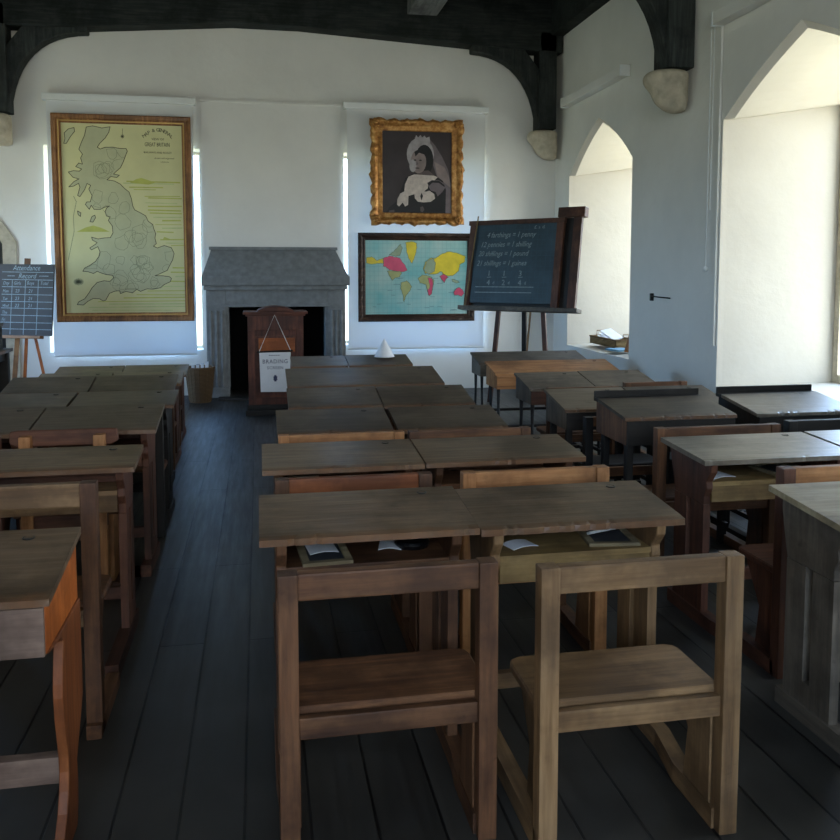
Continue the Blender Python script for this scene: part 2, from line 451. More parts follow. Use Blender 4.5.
def corbel(x, y, sx, label, d=.3):
    """carved stone block carrying a wall post, tapering downwards"""
    t = MB(); b = bmesh.new(); n = 7; m = 8; rings = []
    random.seed(int(abs(x*100)+y*10))
    for i in range(n):
        k = i/(n-1); z = 3.16-.36*k
        w = (.33, .385, .37, .31, .29, .24, .15)[i]
        dd = d*(1.05, 1.12, 1.10, .88, .86, .72, .45)[i]
        pts = [(0, -dd/2), (-w*.7, -dd/2), (-w, -dd*.25), (-w*1.02, 0), (-w, dd*.25), (-w*.7, dd/2), (0, dd/2)]
        rings.append([b.verts.new((sx*-1*p[0]*-1+random.uniform(-.012, .012), p[1]+random.uniform(-.01, .01), z)) for p in pts])
    for i in range(n-1):
        for j in range(6): b.faces.new((rings[i][j], rings[i][j+1], rings[i+1][j+1], rings[i+1][j]))
        b.faces.new((rings[i][6], rings[i][0], rings[i+1][0], rings[i+1][6]))
    b.faces.new(rings[0]); b.faces.new(rings[-1][::-1])
    bmesh.ops.recalc_face_normals(b, faces=b.faces[:])
    bmesh.ops.translate(b, verts=b.verts, vec=(x, y, 0))
    t.add(b); o = t.build('stone_corbel', M['corbel'])
    sub = o.modifiers.new('s', 'SUBSURF'); sub.levels = 1; sub.render_levels = 2
    tag(o, label, 'corbel', 'stone corbels under the roof posts')
corbel(3.62, 10.06, 1, 'pale stone corbel in the back right corner under the roof post', .27)
corbel(3.65, 6.92, 1, 'carved stone corbel on the right wall between the two windows', .34)
corbel(-2.60, 10.06, 1, 'pale stone corbel at far left beside the map of Great Britain', .27)
o = bpy.data.objects['stone_corbel.002']

# ---------------------------------------------------------------- back wall: blinds, map, pictures, fireplace
def blind(x0, x1, zt, zb, y, label, bar=True):
    root = thing('roller_blind', label, 'blind', ((x0+x1)/2, y, zb), 'white roller blinds on the back wall')
    ox, oy, oz = root.location
    t = MB(); t.box(x0+.02-ox, x1-.02-ox, -.003, .003, 0, zt-.04-oz, 0); t.build('fabric', M['blind'], root)
    t = MB(); t.box(x0-ox-.02, x1-ox+.02, -.05, YB-y, zt-.075-oz, zt-oz, .012); t.build('cassette', M['white'], root)
    if bar:
        t = MB(); t.tube([(x0+.02-ox, 0, .01), (x1-.02-ox, 0, .01)], .012); t.build('bottom_bar', M['white'], root)
blind(-2.285, -.685, 3.40, .485, 10.13, 'white roller blind behind the map of Great Britain')
blind(1.03, 2.74, 3.42, .51, 10.13, 'white roller blind behind the portrait and world map')
t = MB(); t.box(-.62, .985, YB-.012, YB-.001, 1.3, 3.40, .002); t.box(-.625, .99, YB-.024, YB-.001, 3.38, 3.41, .003)
tag(t.build('wall_panel', M['plaster']), 'plain white panel on the wall above the grey fireplace', 'panel')

def frame_sweep(mb, w, h, prof, nseg=1, wob=None):
    """mitred moulding round a w x h opening in xz; prof = [(out, depth)] with depth towards -y"""
    cs = [(-w/2, 0), (w/2, 0), (w/2, h), (-w/2, h)]
    nrm = [(-1, -1), (1, -1), (1, 1), (-1, 1)]
    path = []
    for i in range(4):
        for k in range(nseg): path.append((i, k/nseg))
    b = bmesh.new(); rings = []
    s_total = 0
    for (i, t) in path:
        j = (i+1) % 4; ring = []
        for (o, dp) in prof:
            p0 = (cs[i][0]+nrm[i][0]*o, cs[i][1]+nrm[i][1]*o); p1 = (cs[j][0]+nrm[j][0]*o, cs[j][1]+nrm[j][1]*o)
            x, z = p0[0]+(p1[0]-p0[0])*t, p0[1]+(p1[1]-p0[1])*t
            if wob:
                dx, dz, dd = wob(i, t, o); x += dx; z += dz; dp = dp+dd
            ring.append(b.verts.new((x, -dp, z)))
        rings.append(ring)
    n = len(rings)
    for i in range(n):
        for k in range(len(prof)-1):
            b.faces.new((rings[i][k], rings[(i+1) % n][k], rings[(i+1) % n][k+1], rings[i][k+1]))
    bmesh.ops.recalc_face_normals(b, faces=b.faces[:])
    mb.add(b)

# --- map of Great Britain
YP = 10.127
gb = thing('framed_map', 'tall framed yellowish map of Great Britain on the left blind', 'map', (-1.4725, YP, .88))
t = MB(); W0, H0 = 1.29, 2.105
frame_sweep(t, W0, H0, [(0, .0), (0, .022), (.018, .022), (.022, .034), (.045, .034), (.05, .042), (.088, .046), (.10, .036), (.10, 0)])
bmesh.ops.translate(t.bm, verts=t.bm.verts, vec=(0, 0, .10)); fr = t.build('frame', wood('map_frame_wood', (98, 62, 32), (140, 94, 52), (172, 122, 74), 'z', .4), gb)
def gbuv(x, y):
    tt = (y-95)/1035; u = (x-(75+45*tt))/(667-15*tt)
    return ((u-.5)*W0, H0*(1-tt))
coast = [(215,115),(250,108),(300,118),(345,110),(338,140),(318,172),(290,200),(276,222),(292,232),(318,222),(360,220),(400,226),(434,226),(441,240),(432,262),(420,296),(404,330),(380,352),(366,366),(398,372),(384,384),(352,380),(330,398),(372,404),(404,420),(428,444),(452,462),(466,500),(474,540),(484,560),(520,578),(545,592),(560,622),(585,640),(590,660),(602,690),(598,715),(606,745),(590,760),(612,770),(650,756),(690,768),(706,800),(698,836),(680,870),(668,895),(630,912),(600,925),(640,925),(680,930),(692,940),(686,958),(650,975),(632,992),(590,1000),(556,998),(520,1012),(500,1000),(476,1020),(440,1012),(410,1024),(406,1008),(380,1010),(350,1022),(330,1060),(316,1064),(296,1052),(262,1050),(232,1066),(210,1086),(176,1084),(184,1068),(216,1052),(238,1020),(256,990),(282,962),(320,952),(352,956),(372,936),(366,922),(330,918),(300,908),(282,900),(262,912),(232,902),(204,900),(214,882),(244,866),(272,846),(290,818),(296,792),(284,764),(250,782),(240,772),(270,752),(280,742),(254,728),(250,712),(284,722),(320,716),(352,714),(366,688),(362,650),(340,620),(350,600),(330,596),(322,572),(330,552),(345,540),(318,548),(296,560),(262,560),(246,538),(236,560),(214,534),(222,520),(240,520),(250,486),(232,450),(242,430),(222,420),(210,452),(184,492),(172,486),(184,440),(176,420),(148,436),(124,440),(150,412),(178,396),(146,388),(120,360),(148,352),(180,354),(192,342),(160,330),(176,310),(196,316),(186,282),(196,262),(176,236),(190,196),(206,160)]
isl = [[(96,150),(118,128),(148,120),(152,140),(130,168),(108,206),(94,206),(100,180)], [(240,628),(250,600),(266,592),(270,606),(256,630)], [(172,570),(190,580),(188,600),(176,590)]]
pr = MB()
pr.poly([(-W0/2, 0, 0), (W0/2, 0, 0), (W0/2, 0, H0), (-W0/2, 0, H0)], mi=0)
def onmap(b, mi, lift):
    Mx = Matrix(((1, 0, 0, 0), (0, 0, 1, -lift), (0, 1, 0, 0), (0, 0, 0, 1)))
    pr.add(b, mi, Mx)
def flat(pts):
    b = bmesh.new(); b.faces.new([b.verts.new((*p, 0)) for p in pts]); return b
for pg in [coast]+isl:
    q = [gbuv(*p) for p in pg]; onmap(flat(q), 1, .0008); onmap(stroke(q+[q[0]], .007), 2, .0014)
random.seed(5)
def inside(p, poly):
    c = False; n = len(poly)
    for i in range(n):
        a, b_ = poly[i], poly[i-1]
        if (a[1] > p[1]) != (b_[1] > p[1]) and p[0] < (b_[0]-a[0])*(p[1]-a[1])/(b_[1]-a[1])+a[0]: c = not c
    return c
for k in range(44):    # county boundaries
    for _ in range(60):
        c = (random.uniform(250, 690), random.uniform(560, 1040) if k < 32 else random.uniform(240, 560))
        if inside(c, coast): break
    R0 = random.uniform(24, 48)
    ring = []
    for a in range(11):
        rr = R0*random.uniform(.75, 1.2); ring.append((c[0]+rr*math.cos(a*2*PI/10), c[1]+rr*math.sin(a*2*PI/10)))
    ring[-1] = ring[0]
    seg = [p for p in ring if inside(p, coast)]
    if len(seg) > 3: onmap(stroke([gbuv(*p) for p in seg], .003), 3, .0012)
def hill(pts, mi=4): onmap(flat([gbuv(*p) for p in pts]), mi, .0006)
hill([(168,684),(215,660),(258,648),(300,660),(348,682)])
hill([(455,412),(490,392),(520,384),(560,396),(600,408),(560,420)]); hill([(640,726),(650,708),(690,722)])
for yq, a, c in ((404,440,735),(414,420,700),(436,455,640),(448,480,600),(485,540,735),(493,560,745),(520,545,720),(540,560,745),(560,560,740),(576,570,745),(600,590,745),(618,640,740),(640,600,745),(660,640,750),(680,610,700),(724,630,760),(742,660,760),(756,690,765),(880,700,760),(905,690,765),(930,715,770),(955,660,770),(985,620,770),(1010,560,770),(1030,500,770),(1048,430,772),(1068,290,770),(1082,350,772),(1100,240,772),(1116,260,700)):
    onmap(stroke([gbuv(a, yq), gbuv(c, yq+random.uniform(-3, 3))], random.uniform(.006, .016)), 4 if random.random() < .7 else 5, .0005)
onmap(stroke([gbuv(150, 490), gbuv(165, 520), gbuv(150, 600), gbuv(155, 680), gbuv(140, 760), gbuv(125, 840)], .005), 3, .001)
def maptext(txt, x, y, size, rot=0, **kw):
    b = text_bm(txt, size, 'CENTER', **kw); bmesh.ops.rotate(b, matrix=Matrix.Rotation(rot, 3, 'Z'), verts=b.verts)
    u, v = gbuv(x, y); bmesh.ops.translate(b, verts=b.verts, vec=(u, v, 0)); onmap(b, 2, .0016)
arc = 'MAP & GENERAL'
for i, ch in enumerate(arc):
    a = (i-(len(arc)-1)/2)/((len(arc)-1)/2); maptext(ch, 610+a*72, 128+a*a*34, .055, -a*.5)
maptext('VIEW OF', 610, 176, .035); maptext('GREAT BRITAIN', 607, 210, .062, width=.62)
maptext('RAILWAYS AND ROADS', 610, 248, .028); maptext('drawn and engraved', 646, 278, .026, shear=.3); maptext('LONDON', 650, 298, .02)
for k in range(4): onmap(stroke([gbuv(413+10*math.cos(k*PI/4), 160+10*math.sin(k*PI/4)), gbuv(413-10*math.cos(k*PI/4), 160-10*math.sin(k*PI/4))], .006), 2, .0012)
onmap(stroke([gbuv(413, 118), gbuv(413, 150)], .004), 2, .0012)
for k in range(10):
    a = k*PI/10; onmap(stroke([gbuv(182+26*math.cos(a), 958+18*math.sin(a)), gbuv(182-26*math.cos(a), 958-18*math.sin(a))], .006), 3, .0011)
bmesh.ops.translate(pr.bm, verts=pr.bm.verts, vec=(0, -.012, .10))
pr.build('map_sheet', [plain('aged_map_paper', (214, 210, 158), .5, .35, var=.06, scale=2.5), plain('map_land_tint', (190, 190, 152), .5, .35, var=.08, scale=5), plain('map_ink', (70, 70, 56), .6, .2), plain('map_fine_ink', (120, 126, 100), .6, .2), plain('map_green_wash', (186, 188, 96), .5, .3), plain('map_pale_wash', (192, 200, 140), .5, .3)], gb)

t = MB(); frame_sweep(t, W0+.03, H0+.03, [(0, .036), (0, .046), (.014, .048), (.014, .036)]); bmesh.ops.translate(t.bm, verts=t.bm.verts, vec=(0, 0, .085)); t.build('gilt_slip', plain('dull_gilt', (178, 140, 78), .4, .5, .4), gb)
# --- portrait in gilt frame
def gilt():
    k = NT('worn_gilt'); tc = k.n('ShaderNodeTexCoord'); f = k.noise(tc.outputs['Object'], 16, 4, .6)
    k.l(k.ramp(f, [(.28, lin((104, 62, 26))), (.5, lin((172, 120, 62))), (.68, lin((206, 160, 98)))]), k.b.inputs['Base Color'])
    set_p(k.b, .42, .5, .55)
    bp = k.n('ShaderNodeBump'); bp.inputs['Strength'].default_value = .5; bp.inputs['Distance'].default_value = .01
    k.l(f, bp.inputs['Height']); k.l(bp.outputs[0], k.b.inputs['Normal']); return k.m
po = thing('framed_portrait', 'portrait of a veiled lady in an ornate gilt frame', 'picture', (1.888, YP, 2.01))
PW, PH, FO = .84, .96, .137
t = MB()
def wob(i, tt, o):
    if o < .07: return (0, 0, 0)
    L = PW if i % 2 == 0 else PH
    s = tt*L; e = min(tt, 1-tt)
    k = .011*math.sin(s*52)+.006*math.sin(s*113+1)+(.012 if e < .12 or abs(tt-.5) < .06 else 0)
    k *= (o/FO)
    d = [(0, -1), (1, 0), (0, 1), (-1, 0)][i]
    return (d[0]*k, d[1]*k, .008*math.sin(s*70+i)*(o > .08))
frame_sweep(t, PW, PH, [(0, 0), (0, .018), (.012, .026), (.02, .022), (.032, .03), (.05, .026), (.065, .034), (.09, .056), (.112, .058), (.128, .044), (FO, .02), (FO, 0)], 36, wob)
for i in range(4):                                  # leafy corner swells
    cx = (-1, 1, 1, -1)[i]*(PW/2+.085); cz = (0, 0, 1, 1)[i]*PH+(-1, -1, 1, 1)[i]*.085
    for k in range(7):
        a = k*2*PI/7; t.sphere((cx+.035*math.cos(a), -.055, cz+.035*math.sin(a)), .022, sy=.6)
    t.sphere((cx, -.06, cz), .026, sy=.7)
bmesh.ops.translate(t.bm, verts=t.bm.verts, vec=(0, 0, FO)); t.build('frame', gilt(), po, smooth=True)
pm = MB()
def puv(x, y): return ((x-160)/480*PW-PW/2, PH*(1-(y-158)/577))
def pp(pts, mi, lift):
    b = bmesh.new(); vs = [puv(*p) for p in pts]; b.faces.new([b.verts.new((x, -lift, z)) for x, z in vs]); pm.add(b, mi)
def ell(cx, cy, rx, ry, n=20, rot=0): return [(cx+rx*math.cos(a*2*PI/n)*math.cos(rot)-ry*math.sin(a*2*PI/n)*math.sin(rot), cy+rx*math.cos(a*2*PI/n)*math.sin(rot)+ry*math.sin(a*2*PI/n)*math.cos(rot)) for a in range(n)]
PL = [0]
def pq(pts, mi): PL[0] += .0003; pp(pts, mi, PL[0])
def pz(x, y): return (160+(x-30)*480/590, 158+(y-70)*577/720)
def pl(pts, mi): pq([pz(*p) for p in pts], mi)
pq([(155, 153), (645, 153), (645, 740), (155, 740)], 0)
pl([(300,120),(420,120),(480,190),(540,290),(590,400),(612,520),(618,790),(560,790),(545,620),(500,480),(440,300)], 5)
pl([(470,330),(560,380),(600,470),(612,560),(560,520),(500,460)], 6)
pl([(60,790),(90,740),(150,690),(180,600),(225,480),(300,445),(480,455),(545,500),(572,580),(568,790)], 1)
def pe(cx, cy, rx, ry, mi, n=22): pl([(cx+rx*math.cos(a*2*PI/n), cy+ry*math.sin(a*2*PI/n)) for a in range(n)], mi)
pl([(296,160),(316,100),(332,122),(352,98),(368,120),(388,102),(402,124),(430,110),(436,170),(360,190)], 2)
pe(352, 270, 116, 150, 2)
pe(386, 318, 78, 134, 1)
pl([(320,420),(420,410),(470,450),(420,470),(330,466)], 4)
pe(336, 334, 66, 104, 6)
pl([(300,250),(340,222),(392,236),(400,300),(384,270),(340,256),(310,290)], 1)
pe(288, 372, 30, 56, 2)
for ex in (306, 352): pe(ex, 322, 12, 6, 1)
pl([(322,322),(334,360),(314,366)], 5)
pe(326, 392, 18, 5, 1)
pl([(250,470),(300,448),(380,452),(470,456),(500,470),(470,500),(420,520),(415,570),(380,600),(250,640),(212,620),(220,540)], 3)
pl([(180,620),(215,600),(250,640),(246,720),(222,735),(200,700),(170,735),(152,720),(156,670)], 3)
pl([(300,620),(340,590),(400,600),(430,590),(470,620),(478,660),(440,690),(380,696),(330,690),(304,660)], 3)
pl([(350,640),(362,610),(374,640),(360,680)], 1)
pl([(410,520),(450,496),(510,496),(552,520),(566,560),(540,600),(500,640),(480,600),(440,590),(420,550)], 5)
pl([(412,524),(450,500),(510,500),(560,540),(560,556),(510,520),(455,518),(425,548)], 1)
pl([(350,740),(372,730),(386,760),(370,786),(352,776)], 4)
pl([(86,772),(130,764),(130,790),(80,790)], 4)
bmesh.ops.translate(pm.bm, verts=pm.bm.verts, vec=(0, -.010, FO))
pm.build('photograph', [plain('portrait_ground', (54, 46, 48), .4, .4, var=.3, scale=3), plain('portrait_dress', (26, 24, 26), .4, .4), plain('portrait_veil', (160, 154, 156), .4, .4, var=.2, scale=14), plain('portrait_lace', (190, 178, 170), .4, .4, var=.2, scale=20), plain('portrait_shade', (84, 74, 74), .4, .4), plain('portrait_gauze', (104, 94, 98), .4, .4, var=.2), plain('portrait_flesh_grey', (132, 118, 116), .4, .4, var=.2, scale=10)], po)

# --- world map
wm = thing('framed_map', 'brown framed world map with pink and yellow lands on the right blind', 'map', (1.885, YP, .845))
t = MB(); WW, WH, WO = 1.25, .885, .088
frame_sweep(t, WW, WH, [(0, 0), (0, .018), (.014, .026), (.03, .022), (.055, .036), (.075, .036), (WO, .026), (WO, 0)], 30, lambda i, tt, o: (0, 0, .006*math.sin(tt*60) if .04 < o < .08 else 0))
bmesh.ops.translate(t.bm, verts=t.bm.verts, vec=(0, 0, WO)); t.build('frame', wood('carved_map_frame', (38, 26, 20), (66, 46, 36), (96, 70, 54), 'x', .5), wm)
def sea():
    k = NT('sea_tint'); tc = k.n('ShaderNodeTexCoord')
    f = k.noise(tc.outputs['Object'], 2.4, 3)
    base = k.ramp(f, [(.35, lin((120, 188, 190))), (.65, lin((176, 206, 200)))])
    mp = k.n('ShaderNodeMapping'); mp.inputs['Rotation'].default_value = (PI/2, 0, 0); k.l(tc.outputs['Object'], mp.inputs[0])
    br = k.n('ShaderNodeTexBrick'); br.offset = 0; k.l(mp.outputs[0], br.inputs['Vector'])
    for nme, v in (('Scale', 1), ('Mortar Size', .0015), ('Brick Width', .052), ('Row Height', .055)): br.inputs[nme].default_value = v
    k.l(k.mix(k.ramp(br.outputs['Fac'], [(0, (0,)*3), (1, (.35,)*3)]), base, lin((80, 120, 124))), k.b.inputs['Base Color']); set_p(k.b, .4, .4)
    return k.m
pr = MB(); pr.poly([(-WW/2, 0, 0), (WW/2, 0, 0), (WW/2, 0, WH), (-WW/2, 0, WH)])
def wuv(x, y): return ((x-112)/650*WW-WW/2, WH*(1-(y-97)/483))
WLIFT = [.0008]
def wl(pts, mi, rough=7, seed=1):
    WLIFT[0] += .0005; random.seed(seed); q = []
    for i, p in enumerate(pts):
        n = pts[(i+1) % len(pts)]
        for k in range(4):
            tt = k/4; q.append((p[0]+(n[0]-p[0])*tt+random.uniform(-rough, rough)*.35, p[1]+(n[1]-p[1])*tt+random.uniform(-rough, rough)*.35))
    onmap(flat([wuv(*p) for p in q]), mi, WLIFT[0]); onmap(stroke([wuv(*p) for p in q+[q[0]]], .004), 5, WLIFT[0]+.0002)
wl([(118,210),(150,205),(185,228),(222,215),(226,250),(200,246),(150,252),(118,245)], 2)
wl([(224,212),(262,200),(300,206),(330,214),(345,240),(362,262),(374,292),(340,304),(300,296),(262,290),(240,270),(224,266)], 1)
wl([(262,190),(300,160),(330,120),(345,150),(330,196),(300,200)], 4, 8)
wl([(366,110),(400,104),(434,112),(436,150),(428,190),(404,246),(386,220),(372,170)], 2)
wl([(250,295),(330,300),(340,312),(322,338),(300,342),(280,356),(262,330)], 3)
wl([(336,372),(372,362),(404,396),(390,430),(366,462),(352,500),(346,450),(334,410)], 3)
wl([(444,344),(470,324),(520,330),(548,362),(540,400),(530,440),(516,460),(504,430),(494,384),(456,376)], 3)
wl([(506,340),(532,346),(540,378),(536,410),(532,450),(512,460),(504,426),(520,400)], 1, 5)
wl([(478,280),(492,240),(520,212),(556,214),(590,190),(640,166),(700,180),(748,198),(744,236),(712,256),(704,296),(664,330),(620,326),(590,300),(560,318),(520,316),(490,312)], 2, 8)
wl([(480,290),(500,232),(540,212),(556,250),(548,300),(510,318)], 4, 6)
wl([(582,332),(606,318),(640,338),(626,346),(612,376),(598,356)], 1, 5)
wl([(674,436),(690,414),(708,404),(732,424),(742,446),(722,466),(700,454),(678,458)], 1, 5)
wl([(660,350),(690,358),(712,372),(690,378),(664,366)], 4, 4)
random.seed(3)
for k in range(26): 
    x, y_ = random.uniform(130, 740), random.uniform(330, 560); onmap(stroke([wuv(x, y_), wuv(x+random.uniform(14, 40), y_+random.uniform(-2, 2))], .004), 6, .001)
bmesh.ops.translate(pr.bm, verts=pr.bm.verts, vec=(0, -.010, WO))
pr.build('map_sheet', [sea(), plain('map_pink', (214, 84, 116), .4, .4), plain('map_yellow', (226, 204, 60), .4, .4), plain('map_olive', (170, 176, 118), .4, .4), plain('map_sage', (150, 168, 140), .4, .4), plain('map_outline', (96, 116, 100), .5, .3), plain('map_note_ink', (84, 116, 124), .5, .3)], wm)

# --- stone fireplace
fp = thing('fireplace', 'grey stone fireplace with sloping hood in the back wall', 'fireplace', (.2, 9.9, 0))
def TF(mb): bmesh.ops.translate(mb.bm, verts=mb.bm.verts, vec=(-.2, -9.9, 0)); return mb
t = MB()
for x0, x1, c in ((-.585, -.36, -1), (.79, 1.0, 1)):
    t.box(x0, x1, 9.93, YB-.001, .0, 1.24, .012)
    for k in range(3):
        xx = x0+.05+k*(x1-x0-.1)/2; t.tube([(xx, 9.93, .12), (xx, 9.93, 1.0)], .016, 8)
    t.box(x0-.02, x1+.02, 9.90, YB-.001, 0, .12, .012)
t.box(-.36, .79, 9.93, YB-.001, 1.06, 1.24, .01)
t.prism([(-.36, .1), (-.335, .1), (-.335, 1.06), (-.36, 1.06)], 9.95, YB, 'xz', .004); t.prism([(.765, .1), (.79, .1), (.79, 1.06), (.765, 1.06)], 9.95, YB, 'xz', .004)
t.box(-.42, .85, 9.91, 9.94, 1.04, 1.075, .008)
TF(t).build('surround', M['stone'], fp)
t = MB(); t.box(-.63, 1.045, 9.84, YB-.001, 1.285, 1.395, .018); t.box(-.605, 1.02, 9.88, YB-.001, 1.235, 1.285, .01); TF(t).build('mantel_shelf', M['stone'], fp)
b = bmesh.new()
lo = [(-.62, 9.86, 1.395), (1.03, 9.86, 1.395), (1.03, YB-.001, 1.395), (-.62, YB-.001, 1.395)]; hi = [(-.525, 10.11, 1.70), (.90, 10.11, 1.70), (.90, YB-.001, 1.70), (-.525, YB-.001, 1.70)]
v0 = [b.verts.new(p) for p in lo]; v1 = [b.verts.new(p) for p in hi]
b.faces.new(v0); b.faces.new(v1)
for i in range(4): b.faces.new((v0[i], v0[(i+1) % 4], v1[(i+1) % 4], v1[i]))
bmesh.ops.recalc_face_normals(b, faces=b.faces[:])
t = MB(); t.add(b); t.box(-.55, .925, 10.085, YB-.001, 1.695, 1.73, .008); TF(t).build('hood', M['stone'], fp)
TF(firebox_mesh).build('firebox', M['soot'], fp)
t = MB(); t.box(-.46, .88, 9.72, 9.93, 0, .018, .004); TF(t).build('hearth', M['slate'], fp)

# --- wooden lectern cabinet with banner
le = thing('lectern', 'reddish brown panelled wooden cabinet standing before the fireplace', 'cabinet', (.165, 8.8, 0))
hw, D0, D1 = .275, -.19, .17
t = MB(); t.box(-hw, hw, D0+.02, D1, .10, 1.02, .005); t.build('body', W['mahoz'], le)
t = MB(); t.box(-hw-.03, hw+.03, D0-.02, D1+.02, 0, .055, .006); t.box(-hw-.015, hw+.015, D0, D1+.01, .055, .11, .008); t.build('plinth', W['blackx'], le)
t = MB(); t.box(-hw-.045, hw+.045, D0-.03, D1+.03, 1.02, 1.045, .008); t.box(-hw-.02, hw+.02, D0-.01, D1+.01, 1.0, 1.02, .005)
t.prism([(-.19, 1.045)]+[(-.19+.38*i/12, 1.045+.052*math.sin(PI*i/12)**.7) for i in range(1, 12)]+[(.19, 1.045)], D0-.01, D1, 'xz', .004)
t.build('cornice', W['mahox'], le)
t = MB()
for x0, x1 in ((-hw, -hw+.07), (hw-.07, hw)): t.box(x0, x1, D0, D0+.022, .11, .86, .004)
t.box(-hw, hw, D0-.002, D0+.022, .86, 1.0, .004); t.box(-hw+.07, hw-.07, D0+.002, D0+.021, .78, .80, .003); t.box(-hw+.07, hw-.07, D0, D0+.02, .11, .18, .003)
t.build('front_frame', W['mahoz'], le)
t = MB(); t.box(-.17, .19, D0+.004, D0+.025, .64, .78, .003); t.build('panel', W['orangex'], le)
bn = thing('hanging_banner', 'white BRADING banner hung by a string on the cabinet front', 'banner', (.155, 8.575, .24))
t = MB(); t.prism([(-.145, .005), (.14, 0), (.155, .4), (-.155, .4)], -.004, .0, 'xz', 0); t.build('banner_sheet', M['paper'], bn)
t = MB(); t.tube([(-.175, -.002, .405), (.175, -.002, .415)], .009); t.build('rod', W['blackx'], bn)
t = MB(); t.tube([(-.155, -.004, .41), (.0, -.004, .775), (.155, -.004, .415)], .0035, 6); t.build('cord', M['chalk'], bn)
t = MB()
for txt, z, s, wd in (('BRADING', .290, .058, .92), ('SCREEN', .232, .042, 1.0)):
    tb = text_bm(txt, s, 'CENTER', width=wd, space=1.12)
    t.add(tb, 0, Matrix(((1, 0, 0, 0), (0, 0, 1, -.0062), (0, 1, 0, z), (0, 0, 0, 1))))
t.poly([(.02*math.cos(a*PI/8)*(1.15 if a % 2 else .8), -.0062, .14+.034*math.sin(a*PI/8)*(1.1 if a % 2 else .9)) for a in range(16)])
for k in range(5): t.poly([(-.06+k*.022, -.0062, .368), (-.044+k*.022, -.0062, .368), (-.044+k*.022, -.0062, .374), (-.06+k*.022, -.0062, .374)])
t.build('lettering', plain('banner_ink', (70, 74, 100), .8, .2), bn)

# --- wicker basket by the fireplace
def wicker(name='wicker_weave', c1=(96, 74, 52), c2=(140, 112, 80)):
    k = NT(name); tc = k.n('ShaderNodeTexCoord')
    w1 = k.n('ShaderNodeTexWave'); w1.bands_direction = 'Z'; w1.inputs['Scale'].default_value = 22; w1.inputs['Distortion'].default_value = 2
    k.l(tc.outputs['Object'], w1.inputs['Vector'])
    k.l(k.ramp(w1.outputs['Fac'], [(.1, lin(c1)), (.8, lin(c2))]), k.b.inputs['Base Color']); set_p(k.b, .7, .3)
    bp = k.n('ShaderNodeBump'); bp.inputs['Strength'].default_value = .8; bp.inputs['Distance'].default_value = .01
    k.l(w1.outputs['Fac'], bp.inputs['Height']); k.l(bp.outputs[0], k.b.inputs['Normal']); return k.m
M['wicker'] = wicker()
ba = thing('wicker_basket', 'tall wicker basket on the floor left of the fireplace', 'basket', (-.650, 9.66, 0))
t = MB(); t.lathe([(.115, 0), (.13, .1), (.148, .32), (.154, .37), (.158, .385), (.146, .385), (.134, .32), (.12, .08), (.105, .02)], n=28)
for k in range(20):
    a = k*2*PI/20; t.tube([(.118*math.cos(a), .118*math.sin(a), .01), (.154*math.cos(a), .154*math.sin(a), .37)], .006, 5)
t.build('basket_body', M['wicker'], ba)
t = MB(); t.tube([(.154*math.cos(a*PI/12), .154*math.sin(a*PI/12), .385) for a in range(25)], .012, 6); t.build('rim', M['wicker'], ba)
random.seed(11)
for k in range(4):
    t = MB(); x = -.075+.05*k; t.bar((x, -.02+.02*(k % 2), .12), (x+.004, -.01, .41+.012*k), .035, .06, up=(1, 0, 0))
    tag(t.build('folded_paper', M['paper'], None, M=Matrix.Translation((-.650, 9.66, 0))), 'pale folded paper standing in the tall wicker basket', 'paper', 'papers in the wicker basket')

# --- white paper cone on the last desk of the centre block: placed with the desks below
# ---------------------------------------------------------------- desks
def wmat(key, ax): return W[key+ax]
GD = 'school desks standing in rows'
def rough_top(mb, x0, x1, D, zf, zb, th=.02, chips=0, seed=0):
    """sloped board with a slightly worn front edge"""
    random.seed(seed); b = bmesh.new(); n = 40; A, Bt, Cc, Dd = [], [], [], []
    cs = [random.randint(2, n-2) for _ in range(chips)]
    E_ = []
    for i in range(n+1):
        x = x0+(x1-x0)*i/n
        j = random.uniform(0, .0025)+(random.uniform(.004, .010) if i in cs else 0)
        if i in (0, n): j = .004
        zm = zf+(zb-zf)*.03/D
        A.append(b.verts.new((x, j, zf-(.003 if i in cs else .0015)))); Bt.append(b.verts.new((x, D, zb))); E_.append(b.verts.new((x, .03, zm)))
        Cc.append(b.verts.new((x, j*.6, zf-th))); Dd.append(b.verts.new((x, D, zb-th)))
    for i in range(n):
        b.faces.new((A[i], A[i+1], E_[i+1], E_[i])); b.faces.new((E_[i], E_[i+1], Bt[i+1], Bt[i])); b.faces.new((Cc[i+1], Cc[i], Dd[i], Dd[i+1]))
        b.faces.new((Cc[i], Cc[i+1], A[i+1], A[i])); b.faces.new((Bt[i], Bt[i+1], Dd[i+1], Dd[i]))
    b.faces.new((A[0], E_[0], Bt[0], Dd[0], Cc[0])); b.faces.new((Bt[n], E_[n], A[n], Cc[n], Dd[n]))
    bmesh.ops.recalc_face_normals(b, faces=b.faces[:]); mb.add(b)

def inkwell(parent, x, y, z, lid=False):
    t = MB(); t.lathe([(.016, -.003), (.016, .0008), (.013, .0008), (.012, -.001)] if not lid else [(.022, -.002), (.022, .003), (.014, .006)], (x, y, z), 16)
    o = t.build('inkwell', M['brass'] if lid else M['ink'], parent)

